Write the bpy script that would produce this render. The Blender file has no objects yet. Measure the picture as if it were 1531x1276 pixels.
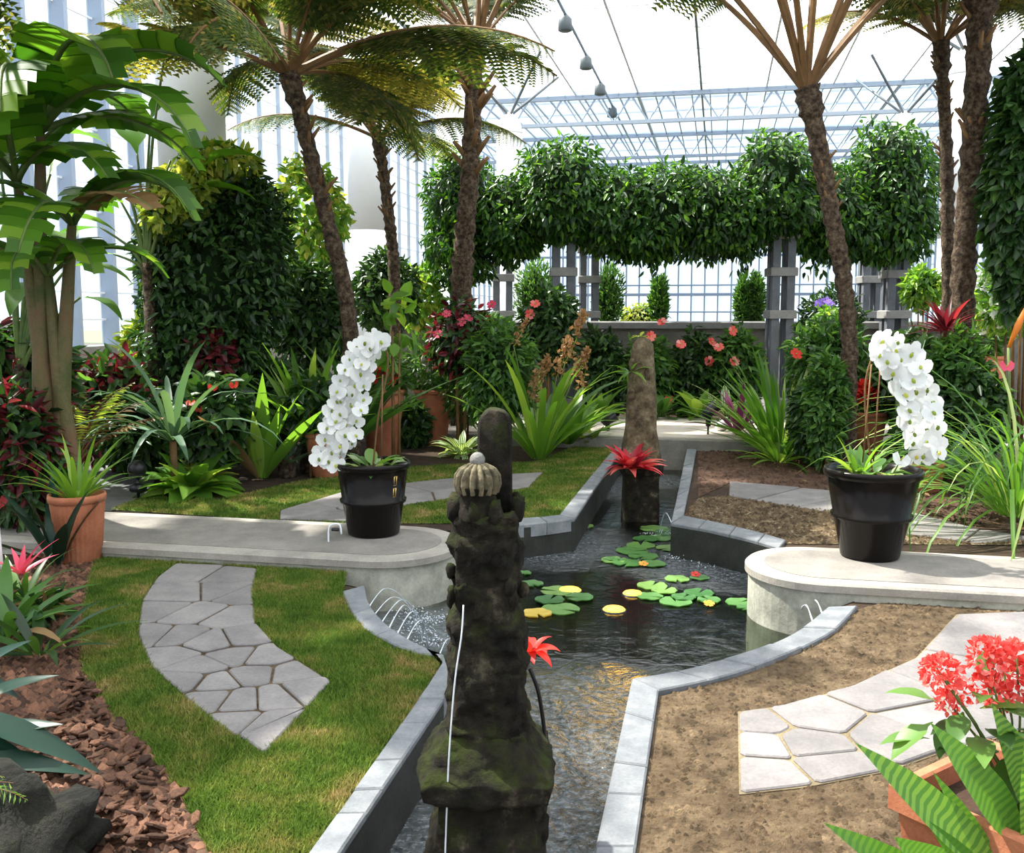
import bpy, math, random
import numpy as np
from mathutils import Vector, Matrix, geometry, noise
random.seed(7); rng = np.random.default_rng(7)
SC = bpy.context.scene; COL = SC.collection
R = math.radians; PI = math.pi

# ------------------------------------------------------------------ camera, sky, sun, exposure
FPX = 1450.0; PITCH = R(6.6); HC = 1.5
cd = bpy.data.cameras.new('camera'); cam = bpy.data.objects.new('camera', cd); COL.objects.link(cam)
cd.sensor_fit = 'HORIZONTAL'; cd.sensor_width = 36.0; cd.lens = 36.0 * FPX / 1531.0; cd.clip_end = 400
cam.location = (0, 0, HC); cam.rotation_euler = (PI / 2 - PITCH, 0, 0); SC.camera = cam
w = bpy.data.worlds.new('sky'); SC.world = w; w.use_nodes = True
bg = w.node_tree.nodes['Background']; bg.inputs[0].default_value = (0.86, 0.93, 1.0, 1); bg.inputs[1].default_value = 1.3
sd = bpy.data.lights.new('sun', 'SUN'); sd.energy = 16.5; sd.angle = R(1.4); sd.color = (1.0, 0.95, 0.83)
sun = bpy.data.objects.new('sun', sd); COL.objects.link(sun)
sun.rotation_euler = Vector((0.50, -0.30, -0.80)).to_track_quat('-Z', 'Y').to_euler()
sun.location = (-6, 12, 20)
vs = SC.view_settings
SC.display_settings.display_device = 'sRGB'
vs.view_transform = 'Standard'; vs.look = 'None'; vs.exposure = 0.24; vs.gamma = 1.0; vs.use_curve_mapping = False
try:
    SC.cycles.transparent_max_bounces = 24; SC.cycles.max_bounces = 8; SC.cycles.diffuse_bounces = 3
    SC.cycles.transmission_bounces = 6; SC.cycles.sample_clamp_indirect = 6
except Exception: pass

# ------------------------------------------------------------------ positions
cP, sP = math.cos(PITCH), math.sin(PITCH)
def ray(px, py):
    x = (px - 765.5) / FPX; y = -(py - 638.0) / FPX
    return Vector((x, cP + y * sP, -sP + y * cP))
def G(px, py, z=0.0):
    r = ray(px, py); t = (z - HC) / r.z
    return Vector((r.x * t, r.y * t, z))
def P(px, py, d):
    r = ray(px, py); t = d / r.y
    return Vector((r.x * t, d, HC + r.z * t))
def Z(py, d): return P(765, py, d).z
def X(px, d, z=0.0): return (px - 765.5) / FPX * (d * cP + (HC - z) * sP)
def gd(px, d, z=0.0): return Vector((X(px, d, z), d, z))
YAW = R(12.0); O = Vector((0.52, 5.6, 0))
U = Vector((math.cos(YAW), -math.sin(YAW), 0)); V = Vector((math.sin(YAW), math.cos(YAW), 0))
def garden(u, v, z=0.0): return O + U * u + V * v + Vector((0, 0, z))

# ------------------------------------------------------------------ materials
MATS = {}
def newmat(name):
    m = bpy.data.materials.new(name); m.use_nodes = True; nt = m.node_tree
    b = nt.nodes['Principled BSDF']; MATS[name] = m
    return m, nt, b
def N(nt, t, **kw):
    n = nt.nodes.new(t)
    for k, v in kw.items(): setattr(n, k, v)
    return n
def ramp(nt, cols):
    r = N(nt, 'ShaderNodeValToRGB'); e = r.color_ramp.elements
    while len(e) < len(cols): e.new(0.5)
    for i, (p, c) in enumerate(cols): e[i].position = p; e[i].color = (*c, 1)
    return r
def noisetex(nt, scale, detail=4, rough=0.6, coord='Object', dist=0.0):
    tc = N(nt, 'ShaderNodeTexCoord'); n = N(nt, 'ShaderNodeTexNoise')
    n.inputs['Scale'].default_value = scale; n.inputs['Detail'].default_value = detail
    n.inputs['Roughness'].default_value = rough; n.inputs['Distortion'].default_value = dist
    nt.links.new(tc.outputs[coord], n.inputs['Vector']); return n
def mixc(nt, fac, a, b, mode='MIX'):
    m = N(nt, 'ShaderNodeMix', data_type='RGBA', blend_type=mode)
    for s, val in ((0, fac), (6, a), (7, b)):
        if isinstance(val, (int, float)): m.inputs[s].default_value = val
        elif isinstance(val, tuple): m.inputs[s].default_value = (*val, 1)
        else: nt.links.new(val, m.inputs[s])
    return m.outputs[2]
def bump(nt, b, h, strength=0.4, dist=0.02):
    n = N(nt, 'ShaderNodeBump'); n.inputs['Strength'].default_value = strength; n.inputs['Distance'].default_value = dist
    nt.links.new(h, n.inputs['Height']); nt.links.new(n.outputs[0], b.inputs['Normal'])
def rnd(nt):
    oi = N(nt, 'ShaderNodeObjectInfo'); ge = N(nt, 'ShaderNodeNewGeometry')
    a = N(nt, 'ShaderNodeMath', operation='ADD'); f = N(nt, 'ShaderNodeMath', operation='FRACT')
    nt.links.new(oi.outputs['Random'], a.inputs[0]); nt.links.new(ge.outputs['Random Per Island'], a.inputs[1])
    nt.links.new(a.outputs[0], f.inputs[0]); return f.outputs[0]
def leafmat(name, dark, light, tip=None, rough=0.45, trans=0.35, spec=0.4, stripe=None, tcol=None, edge=None):
    m, nt, b = newmat(name)
    cols = [(0.0, dark), (0.75, light)] + ([(1.0, tip)] if tip else [])
    r = ramp(nt, cols); nt.links.new(rnd(nt), r.inputs[0]); c = r.outputs[0]
    if stripe:      # bands across or along the blade, in the blade's own coordinates
        tc = N(nt, 'ShaderNodeTexCoord'); wv = N(nt, 'ShaderNodeTexWave'); wv.bands_direction = stripe[0]
        wv.inputs['Scale'].default_value = stripe[1]; wv.inputs['Distortion'].default_value = stripe[3]
        wv.inputs['Detail'].default_value = 2
        nt.links.new(tc.outputs['Object'], wv.inputs['Vector'])
        rr = ramp(nt, [(0.45, (0, 0, 0)), (0.62, (1, 1, 1))]); nt.links.new(wv.outputs['Fac'], rr.inputs[0])
        c = mixc(nt, rr.outputs[0], c, stripe[2])
    nt.links.new(c, b.inputs['Base Color']); b.inputs['Roughness'].default_value = rough
    b.inputs['Specular IOR Level'].default_value = spec
    t = N(nt, 'ShaderNodeBsdfTranslucent'); mx = N(nt, 'ShaderNodeMixShader'); mx.inputs[0].default_value = trans
    tc2 = mixc(nt, 1.0, c, tcol or (1.9, 1.9, 0.9), 'MULTIPLY'); nt.links.new(tc2, t.inputs[0])
    nt.links.new(b.outputs[0], mx.inputs[1]); nt.links.new(t.outputs[0], mx.inputs[2])
    nt.links.new(mx.outputs[0], nt.nodes['Material Output'].inputs[0]); return m
def rockmat(name, cols, scale=6, rough=0.85, bstr=0.4, fine=60, dist=0.02, spec=0.3, var=0.0):
    m, nt, b = newmat(name); n = noisetex(nt, scale, 8, 0.65); r = ramp(nt, cols); nt.links.new(n.outputs[0], r.inputs[0])
    f = noisetex(nt, fine, 6, 0.7)
    c = mixc(nt, 0.35, r.outputs[0], f.outputs[0], 'OVERLAY')
    if var:
        q = rnd(nt); rr = ramp(nt, [(0, (1 - var,) * 3), (1, (1 + var,) * 3)]); nt.links.new(q, rr.inputs[0])
        c = mixc(nt, 1.0, c, rr.outputs[0], 'MULTIPLY')
    nt.links.new(c, b.inputs['Base Color']); b.inputs['Roughness'].default_value = rough; b.inputs['Specular IOR Level'].default_value = spec
    bump(nt, b, f.outputs[0], bstr, dist); return m
def plain(name, col, rough=0.5, metal=0.0, spec=0.5, coat=0.0):
    m, nt, b = newmat(name); b.inputs['Base Color'].default_value = (*col, 1); b.inputs['Roughness'].default_value = rough
    b.inputs['Metallic'].default_value = metal; b.inputs['Specular IOR Level'].default_value = spec; b.inputs['Coat Weight'].default_value = coat
    return m

# greens
leafmat('fern', (0.03, 0.06, 0.013), (0.09, 0.13, 0.025), (0.30, 0.25, 0.07), 0.55, 0.35)
leafmat('fernlight', (0.12, 0.13, 0.03), (0.26, 0.23, 0.06), (0.42, 0.34, 0.10), 0.55, 0.4)
leafmat('banana', (0.03, 0.10, 0.01), (0.10, 0.24, 0.02), (0.22, 0.36, 0.04), 0.38, 0.5)
leafmat('vine', (0.008, 0.03, 0.006), (0.045, 0.135, 0.018), (0.17, 0.34, 0.03), 0.36, 0.35)
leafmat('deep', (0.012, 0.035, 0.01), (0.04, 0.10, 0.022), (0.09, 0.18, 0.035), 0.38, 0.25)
leafmat('midgreen', (0.025, 0.07, 0.016), (0.08, 0.19, 0.035), (0.16, 0.30, 0.06), 0.42, 0.35)
leafmat('bright', (0.06, 0.15, 0.022), (0.16, 0.31, 0.04), (0.32, 0.44, 0.08), 0.4, 0.45)
leafmat('limeyellow', (0.13, 0.22, 0.03), (0.40, 0.45, 0.07), (0.62, 0.55, 0.12), 0.4, 0.4)
leafmat('variegated', (0.05, 0.13, 0.03), (0.13, 0.25, 0.06), None, 0.4, 0.3, stripe=('Y', 5.0, (0.55, 0.62, 0.38), 1.5))
leafmat('grassblade', (0.04, 0.12, 0.015), (0.12, 0.25, 0.035), (0.38, 0.44, 0.17), 0.45, 0.4)
leafmat('striped', (0.10, 0.25, 0.03), (0.20, 0.38, 0.05), None, 0.35, 0.25, stripe=('X', 7.0, (0.085, 0.23, 0.032), 3.0))
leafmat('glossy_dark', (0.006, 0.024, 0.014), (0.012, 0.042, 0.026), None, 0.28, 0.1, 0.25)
leafmat('bluegreen', (0.05, 0.12, 0.07), (0.13, 0.22, 0.13), None, 0.45, 0.25)
leafmat('burgundy', (0.05, 0.008, 0.012), (0.16, 0.02, 0.03), (0.35, 0.05, 0.05), 0.4, 0.35, tcol=(1.8, 1.0, 1.0))
leafmat('purple', (0.06, 0.012, 0.04), (0.22, 0.05, 0.13), None, 0.4, 0.3, tcol=(1.8, 1.0, 1.4))
leafmat('redflower', (0.55, 0.02, 0.015), (0.80, 0.05, 0.03), None, 0.45, 0.3, tcol=(1.5, 1, 1))
leafmat('coral', (0.70, 0.06, 0.05), (0.90, 0.16, 0.13), (0.95, 0.4, 0.36), 0.45, 0.3, tcol=(1.4, 1, 1))
leafmat('pinkred', (0.55, 0.03, 0.08), (0.85, 0.12, 0.2), None, 0.4, 0.3, tcol=(1.4, 1, 1))
leafmat('redbromeliad', (0.22, 0.012, 0.03), (0.70, 0.05, 0.06), (0.85, 0.25, 0.2), 0.35, 0.3, tcol=(1.6, 1, 1))
leafmat('brownflower', (0.25, 0.13, 0.05), (0.45, 0.28, 0.12), None, 0.6, 0.3, tcol=(1.4, 1.2, 1))
leafmat('dryleaf', (0.16, 0.08, 0.03), (0.32, 0.2, 0.09), None, 0.6, 0.3, tcol=(1.3, 1.2, 1))
leafmat('white_petal', (0.78, 0.80, 0.80), (0.92, 0.92, 0.90), None, 0.5, 0.4, tcol=(1.0, 1.0, 1.0))
leafmat('violet', (0.2, 0.1, 0.5), (0.35, 0.2, 0.7), None, 0.5, 0.3, tcol=(1.2, 1.2, 1.5))
leafmat('orange', (0.75, 0.25, 0.03), (0.85, 0.4, 0.06), None, 0.5, 0.3, tcol=(1.3, 1.2, 1))
leafmat('lilypad', (0.035, 0.13, 0.03), (0.10, 0.24, 0.06), (0.19, 0.33, 0.08), 0.33, 0.15)
leafmat('lilyyellow', (0.55, 0.38, 0.05), (0.70, 0.55, 0.10), None, 0.33, 0.15)
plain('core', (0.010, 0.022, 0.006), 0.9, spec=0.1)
# ground and stone
rockmat('soil', [(0.3, (0.035, 0.022, 0.014)), (0.7, (0.10, 0.062, 0.038))], 7, 0.95, 0.9, 45, 0.04)
rockmat('dry_turf', [(0.30, (0.07, 0.045, 0.024)), (0.5, (0.20, 0.135, 0.075)), (0.68, (0.33, 0.235, 0.135))], 8, 0.95, 1.0, 55, 0.05, var=.45)
rockmat('sand', [(0.3, (0.20, 0.15, 0.08)), (0.7, (0.42, 0.34, 0.21))], 4, 0.95, 0.8, 60, 0.03)
rockmat('concrete', [(0.3, (0.22, 0.205, 0.18)), (0.5, (0.33, 0.30, 0.26)), (0.75, (0.42, 0.385, 0.335))], 3, 0.85, 0.2, 80)
rockmat('concrete_side', [(0.3, (0.20, 0.20, 0.16)), (0.55, (0.42, 0.41, 0.34)), (0.75, (0.52, 0.50, 0.42))], 4.5, 0.85, 0.2, 60)
rockmat('asphalt', [(0.3, (0.12, 0.112, 0.108)), (0.7, (0.20, 0.188, 0.178))], 6, 0.9, 0.3, 90)
rockmat('flagstone', [(0.3, (0.165, 0.152, 0.152)), (0.55, (0.225, 0.207, 0.2)), (0.8, (0.285, 0.262, 0.245))], 5, 0.8, 0.3, 70, 0.015, var=0.14)
rockmat('coping', [(0.3, (0.13, 0.142, 0.155)), (0.55, (0.20, 0.21, 0.222)), (0.8, (0.31, 0.30, 0.29))], 9, 0.75, 0.3, 110, 0.01, var=0.10)
rockmat('pond_lining', [(0.3, (0.012, 0.014, 0.010)), (0.7, (0.04, 0.042, 0.035))], 5, 0.7)
rockmat('planter_wall', [(0.3, (0.16, 0.15, 0.13)), (0.7, (0.28, 0.26, 0.22))], 4)
rockmat('pier_inset', [(0.3, (0.17, 0.155, 0.14)), (0.7, (0.29, 0.265, 0.235))], 4, 0.85, 0.2, 80)
rockmat('pale_path', [(0.3, (0.50, 0.44, 0.36)), (0.7, (0.66, 0.58, 0.5))], 3)
rockmat('trunk', [(0.36, (0.03, 0.018, 0.011)), (0.5, (0.12, 0.078, 0.048)), (0.66, (0.27, 0.2, 0.13))], 22, 0.9, 1.0, 40, 0.05)
rockmat('petiole', [(0.3, (0.12, 0.06, 0.025)), (0.7, (0.25, 0.14, 0.055))], 6, 0.6, 0.3)
rockmat('pseudostem', [(0.35, (0.07, 0.09, 0.025)), (0.5, (0.15, 0.12, 0.05)), (0.65, (0.20, 0.10, 0.06))], 4, 0.6, 0.4)
rockmat('greenstem', [(0.3, (0.06, 0.11, 0.025)), (0.7, (0.16, 0.22, 0.06))], 5, 0.5, 0.2)
rockmat('terracotta', [(0.3, (0.36, 0.115, 0.055)), (0.55, (0.52, 0.185, 0.095)), (0.75, (0.58, 0.27, 0.16))], 5, 0.8, 0.2, 90)
rockmat('bark_chip', [(0.3, (0.05, 0.022, 0.012)), (0.7, (0.20, 0.095, 0.055))], 12, 0.8, 0.6, 60, var=0.75)
rockmat('leaf_litter', [(0.3, (0.035, 0.018, 0.011)), (0.7, (0.12, 0.065, 0.038))], 12, 0.85, 0.6, 60, var=0.4)
rockmat('moss_rock', [(0.35, (0.008, 0.008, 0.006)), (0.55, (0.028, 0.027, 0.02)), (0.7, (0.03, 0.05, 0.012))], 6, 0.95, 0.9, 30, 0.05)
rockmat('post_grey', [(0.3, (0.12, 0.13, 0.15)), (0.7, (0.19, 0.20, 0.22))], 5, 0.7, 0.15)
rockmat('post_cap', [(0.3, (0.26, 0.25, 0.24)), (0.7, (0.36, 0.35, 0.33))], 5, 0.8, 0.15)
rockmat('column_white', [(0.3, (0.84, 0.85, 0.86)), (0.7, (0.9, 0.9, 0.9))], 2, 0.6, 0.05)
plain('steel_white', (0.8, 0.83, 0.87), 0.5); plain('steel_blue', (0.27, 0.33, 0.43), 0.5); plain('steel_pale', (0.36, 0.42, 0.50), 0.5); plain('steel_dark', (0.10, 0.12, 0.13), 0.5)
plain('black_metal', (0.012, 0.012, 0.014), 0.35); plain('white_plastic', (0.8, 0.8, 0.8), 0.4); plain('gold', (0.75, 0.5, 0.15), 0.35, 0.8)
plain('blackglaze', (0.008, 0.006, 0.005), 0.22, 0, 0.14, 0.03); plain('dark_hose', (0.01, 0.01, 0.012), 0.4)
def statue_mat():
    m, nt, b = newmat('mossy_stone')
    n = noisetex(nt, 9, 8, 0.7); r = ramp(nt, [(0.38, (0.008, 0.007, 0.005)), (0.56, (0.035, 0.028, 0.018)), (0.74, (0.20, 0.165, 0.11))]); nt.links.new(n.outputs[0], r.inputs[0])
    ge = N(nt, 'ShaderNodeNewGeometry'); sx = N(nt, 'ShaderNodeSeparateXYZ'); nt.links.new(ge.outputs['Normal'], sx.inputs[0])
    n2 = noisetex(nt, 14, 5, 0.7)
    a = N(nt, 'ShaderNodeMath', operation='MULTIPLY_ADD'); nt.links.new(sx.outputs['Z'], a.inputs[0]); a.inputs[1].default_value = 0.22; nt.links.new(n2.outputs[0], a.inputs[2])
    rr = ramp(nt, [(0.55, (0, 0, 0)), (0.8, (1, 1, 1))]); nt.links.new(a.outputs[0], rr.inputs[0])
    c = mixc(nt, rr.outputs[0], r.outputs[0], (0.038, 0.052, 0.008))
    nt.links.new(c, b.inputs['Base Color']); b.inputs['Roughness'].default_value = 0.9; b.inputs['Specular IOR Level'].default_value = 0.2
    f = noisetex(nt, 45, 8, 0.75); bump(nt, b, f.outputs[0], 1.0, 0.02)
statue_mat()
rockmat('pale_stone', [(0.38, (0.06, 0.05, 0.03)), (0.55, (0.22, 0.185, 0.11)), (0.72, (0.46, 0.41, 0.29))], 14, 0.9, 0.6, 60)
rockmat('brown_stone', [(0.36, (0.05, 0.036, 0.018)), (0.55, (0.14, 0.105, 0.06)), (0.72, (0.26, 0.21, 0.13))], 10, 0.9, 0.8, 40)
rockmat('ball_stone', [(0.35, (0.16, 0.155, 0.14)), (0.7, (0.33, 0.32, 0.3))], 20, 0.9, 0.5, 90)
def lawn_mat(name, blade):
    m, nt, b = newmat(name)
    n = noisetex(nt, 3.4, 7, 0.7); r = ramp(nt, [(0.28, (0.055, 0.12, 0.018)), (0.46, (0.125, 0.21, 0.033)), (0.56, (0.22, 0.25, 0.06)), (0.66, (0.40, 0.31, 0.14))])
    nt.links.new(n.outputs[0], r.inputs[0]); c = r.outputs[0]
    if blade:
        q = ramp(nt, [(0, (0.55, 0.6, 0.5)), (1, (1.45, 1.35, 1.2))]); nt.links.new(rnd(nt), q.inputs[0]); c = mixc(nt, 1.0, c, q.outputs[0], 'MULTIPLY')
        t = N(nt, 'ShaderNodeBsdfTranslucent'); mx = N(nt, 'ShaderNodeMixShader'); mx.inputs[0].default_value = 0.35
        nt.links.new(c, t.inputs[0]); nt.links.new(b.outputs[0], mx.inputs[1]); nt.links.new(t.outputs[0], mx.inputs[2]); nt.links.new(mx.outputs[0], nt.nodes['Material Output'].inputs[0])
    else:
        f = noisetex(nt, 90, 4, 0.7); bump(nt, b, f.outputs[0], 0.8, 0.02)
    nt.links.new(c, b.inputs['Base Color']); b.inputs['Roughness'].default_value = 0.75; b.inputs['Specular IOR Level'].default_value = 0.2
lawn_mat('lawn', False); lawn_mat('lawn_blade', True)
def water_mat():
    m, nt, b = newmat('water'); nt.nodes.remove(b)
    tc = N(nt, 'ShaderNodeTexCoord')
    n = noisetex(nt, 8, 3, 0.5, dist=1.2); n2 = noisetex(nt, 38, 4, 0.65)
    s = N(nt, 'ShaderNodeMath', operation='MULTIPLY_ADD'); nt.links.new(n2.outputs[0], s.inputs[0]); s.inputs[1].default_value = 0.22; nt.links.new(n.outputs[0], s.inputs[2])
    # the water is choppy round the jets and in the pale channel stretches, calmer between
    tot = None
    for p, r in CHOP:
        d = N(nt, 'ShaderNodeVectorMath', operation='DISTANCE'); nt.links.new(tc.outputs['Object'], d.inputs[0]); d.inputs[1].default_value = p
        mr = N(nt, 'ShaderNodeMapRange'); mr.interpolation_type = 'SMOOTHSTEP'; nt.links.new(d.outputs['Value'], mr.inputs[0]); mr.inputs[1].default_value = r * .35; mr.inputs[2].default_value = r; mr.inputs[3].default_value = 1; mr.inputs[4].default_value = 0
        if tot is None: tot = mr.outputs[0]
        else: a = N(nt, 'ShaderNodeMath', operation='MAXIMUM'); nt.links.new(tot, a.inputs[0]); nt.links.new(mr.outputs[0], a.inputs[1]); tot = a.outputs[0]
    st = N(nt, 'ShaderNodeMapRange'); nt.links.new(tot, st.inputs[0]); st.inputs[3].default_value = .07; st.inputs[4].default_value = 1.0
    bp = N(nt, 'ShaderNodeBump'); bp.inputs['Distance'].default_value = .10; nt.links.new(st.outputs[0], bp.inputs['Strength']); nt.links.new(s.outputs[0], bp.inputs['Height'])
    fr = N(nt, 'ShaderNodeFresnel'); fr.inputs[0].default_value = 1.42; nt.links.new(bp.outputs[0], fr.inputs['Normal'])
    g = N(nt, 'ShaderNodeBsdfGlossy'); g.inputs['Roughness'].default_value = .03; nt.links.new(bp.outputs[0], g.inputs['Normal'])
    t = N(nt, 'ShaderNodeBsdfTransparent'); t.inputs[0].default_value = (.42, .50, .38, 1)
    # milky grey diffuse: froth, plus sky reflections painted into the choppy water
    df = N(nt, 'ShaderNodeBsdfDiffuse'); df.inputs[0].default_value = (.36, .40, .43, 1)
    k = ramp(nt, [(.36, (.12, .12, .12)), (.66, (1, 1, 1))]); nt.links.new(n2.outputs[0], k.inputs[0])
    mk = N(nt, 'ShaderNodeMath', operation='MULTIPLY'); nt.links.new(k.outputs[0], mk.inputs[0]); nt.links.new(tot, mk.inputs[1])
    mk2 = N(nt, 'ShaderNodeMath', operation='MULTIPLY_ADD'); nt.links.new(mk.outputs[0], mk2.inputs[0]); mk2.inputs[1].default_value = .42; mk2.inputs[2].default_value = .01
    m0 = N(nt, 'ShaderNodeMixShader'); nt.links.new(mk2.outputs[0], m0.inputs[0]); nt.links.new(t.outputs[0], m0.inputs[1]); nt.links.new(df.outputs[0], m0.inputs[2])
    m1 = N(nt, 'ShaderNodeMixShader'); nt.links.new(fr.outputs[0], m1.inputs[0]); nt.links.new(m0.outputs[0], m1.inputs[1]); nt.links.new(g.outputs[0], m1.inputs[2])
    nt.links.new(m1.outputs[0], nt.nodes['Material Output'].inputs[0])
CHOP = [(tuple(G(x, y, -.22)), r) for x, y, r in ((860, 1180, 1.0), (850, 1330, 1.0), (880, 1060, .7), (620, 940, .55), (820, 815, .9), (1075, 840, .9), (620, 1270, .5), (890, 730, .8), (980, 720, .6))]
water_mat()
m, nt, b = newmat('jet_water'); b.inputs['Base Color'].default_value = (0.9, 0.95, 1, 1); b.inputs['Roughness'].default_value = 0.15; b.inputs['Transmission Weight'].default_value = 0.35; b.inputs['IOR'].default_value = 1.33
def pane_mat(name, trans, tint, gloss=0.08):
    m, nt, b = newmat(name); nt.nodes.remove(b)
    t = N(nt, 'ShaderNodeBsdfTransparent'); t.inputs[0].default_value = (*tint, 1)
    d = N(nt, 'ShaderNodeBsdfTranslucent'); d.inputs[0].default_value = (0.92, 0.95, 1, 1)
    g = N(nt, 'ShaderNodeBsdfGlossy'); g.inputs['Roughness'].default_value = 0.03
    m1 = N(nt, 'ShaderNodeMixShader'); m1.inputs[0].default_value = trans; m2 = N(nt, 'ShaderNodeMixShader'); m2.inputs[0].default_value = gloss
    nt.links.new(t.outputs[0], m1.inputs[1]); nt.links.new(d.outputs[0], m1.inputs[2]); nt.links.new(m1.outputs[0], m2.inputs[1]); nt.links.new(g.outputs[0], m2.inputs[2])
    nt.links.new(m2.outputs[0], nt.nodes['Material Output'].inputs[0])
pane_mat('roof_shade', 0.22, (0.97, 0.98, 1.0), 0.02); pane_mat('roof_glass', 0.05, (0.80, 0.88, 0.97), 0.04); pane_mat('wall_glass', 0.05, (0.90, 0.96, 1.0), 0.06)
m, nt, b = newmat('lamp_glow'); b.inputs['Base Color'].default_value = (0.35, 0.16, 0.01, 1); b.inputs['Emission Color'].default_value = (1.0, 0.58, 0.07, 1); b.inputs['Emission Strength'].default_value = 2.6

# ------------------------------------------------------------------ mesh helpers
class MB:
    def __init__(s): s.v = []; s.f = []; s.m = []
    def add(s, vs, fs, mi=0):
        o = len(s.v); s.v += [tuple(x) for x in vs]
        for f in fs: s.f.append(tuple(i + o for i in f)); s.m.append(mi)
        return s
def mesh(name, mb, mats, smooth=True):
    me = bpy.data.meshes.new(name); me.from_pydata(mb.v, [], mb.f)
    for k in ([mats] if isinstance(mats, str) else mats): me.materials.append(MATS[k])
    me.polygons.foreach_set('material_index', mb.m)
    if smooth: me.polygons.foreach_set('use_smooth', [True] * len(mb.f))
    me.update(); return me
def mesh_np(name, Vt, Q, mats, mi=None, smooth=False):
    me = bpy.data.meshes.new(name); n, k = Q.shape
    me.vertices.add(len(Vt)); me.vertices.foreach_set('co', np.ascontiguousarray(Vt, np.float32).ravel())
    me.loops.add(n * k); me.loops.foreach_set('vertex_index', np.ascontiguousarray(Q, np.int32).ravel())
    me.polygons.add(n); me.polygons.foreach_set('loop_start', np.arange(0, n * k, k, dtype=np.int32)); me.polygons.foreach_set('loop_total', np.full(n, k, np.int32))
    for q in ([mats] if isinstance(mats, str) else mats): me.materials.append(MATS[q])
    if mi is not None: me.polygons.foreach_set('material_index', np.ascontiguousarray(mi, np.int32))
    if smooth: me.polygons.foreach_set('use_smooth', np.ones(n, bool))
    me.update(calc_edges=True); return me
def put(name, me, parent=None, loc=(0, 0, 0), rot=None, scale=None, **props):
    o = bpy.data.objects.new(name, me); COL.objects.link(o)
    if parent is not None: o.parent = parent
    o.location = loc
    if rot is not None:
        if isinstance(rot, Matrix): o.rotation_euler = rot.to_euler()
        else: o.rotation_euler = rot
    if scale is not None: o.scale = (scale,) * 3 if isinstance(scale, (int, float)) else scale
    for k, v in props.items():
        if v is not None: o[k] = v
    return o
def obj(name, mb, mats, parent=None, smooth=True, loc=(0, 0, 0), rot=None, scale=None, **props):
    return put(name, mesh(name, mb, mats, smooth), parent, loc, rot, scale, **props)
def thing(name, label, cat, loc=(0, 0, 0), rotz=0.0, group=None, kind=None):
    o = bpy.data.objects.new(name, None); COL.objects.link(o); o.location = loc; o.rotation_euler = (0, 0, rotz); o.empty_display_size = 0.1
    o['label'] = label; o['category'] = cat
    if group: o['group'] = group
    if kind: o['kind'] = kind
    return o
def box(mb, c, s, rz=0.0, mi=0, M=None):
    x, y, z = s[0] / 2, s[1] / 2, s[2] / 2; ca, sa = math.cos(rz), math.sin(rz); vs = []
    for dz in (-z, z):
        for dx, dy in ((-x, -y), (x, -y), (x, y), (-x, y)): vs.append(Vector((c[0] + dx * ca - dy * sa, c[1] + dx * sa + dy * ca, c[2] + dz)))
    if M: vs = [M @ q for q in vs]
    return mb.add(vs, [(3, 2, 1, 0), (4, 5, 6, 7), (0, 1, 5, 4), (1, 2, 6, 5), (2, 3, 7, 6), (3, 0, 4, 7)], mi)
def bevbox(mb, c, s, bv, rz=0.0, mi=0):
    x, y = s[0] / 2, s[1] / 2
    return prism(mb, [(c[0] + a * math.cos(rz) - b_ * math.sin(rz), c[1] + a * math.sin(rz) + b_ * math.cos(rz)) for a, b_ in ((-x, -y), (x, -y), (x, y), (-x, y))], c[2] - s[2] / 2, c[2] + s[2] / 2, bv, mi)
def prism(mb, poly, z0, z1, bv=0.0, mi=0):
    n = len(poly); a = sum(poly[i][0] * poly[(i + 1) % n][1] - poly[(i + 1) % n][0] * poly[i][1] for i in range(n))
    poly = [tuple(p[:2]) for p in poly]
    if a < 0: poly = poly[::-1]
    rings = [(poly, z0)]
    if bv > 0:
        ins = []
        for i in range(n):
            p0, p1, p2 = Vector(poly[i - 1]), Vector(poly[i]), Vector(poly[(i + 1) % n])
            a1 = (p1 - p0); a2 = (p2 - p1)
            if a1.length < 1e-6 or a2.length < 1e-6: ins.append(poly[i]); continue
            n1 = Vector((-a1.y, a1.x)).normalized(); n2 = Vector((-a2.y, a2.x)).normalized(); s = n1 + n2
            k = max(0.5, 1 + n1.dot(n2)); q = p1 + s * (bv / k); ins.append((q.x, q.y))
        rings += [(poly, z1 - bv), (ins, z1)]
    else: rings += [(poly, z1)]
    vs = [(p[0], p[1], z) for rg, z in rings for p in rg]; fs = [tuple(range(n - 1, -1, -1))]
    for k in range(len(rings) - 1):
        for i in range(n):
            j = (i + 1) % n; fs.append((k * n + i, k * n + j, (k + 1) * n + j, (k + 1) * n + i))
    fs.append(tuple((len(rings) - 1) * n + i for i in range(n)))
    return mb.add(vs, fs, mi)
def tube(mb, pts, rad, n=8, mi=0, cap=True):
    pts = [Vector(p) for p in pts]; k = len(pts); rad = [rad] * k if isinstance(rad, (int, float)) else rad
    vs = []; up = Vector((0.13, 0.27, 1)).normalized(); px = None
    for i, p in enumerate(pts):
        t = (pts[min(i + 1, k - 1)] - pts[max(i - 1, 0)]).normalized()
        x = (px - t * px.dot(t)) if px is not None else t.cross(up if abs(t.dot(up)) < 0.95 else Vector((1, 0, 0)))
        x.normalize(); px = x; y = t.cross(x)
        for j in range(n):
            a = 2 * PI * j / n; vs.append(p + (x * math.cos(a) + y * math.sin(a)) * rad[i])
    fs = [(i * n + j, i * n + (j + 1) % n, (i + 1) * n + (j + 1) % n, (i + 1) * n + j) for i in range(k - 1) for j in range(n)]
    if cap: fs += [tuple(range(n - 1, -1, -1)), tuple((k - 1) * n + j for j in range(n))]
    return mb.add(vs, fs, mi)
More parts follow.
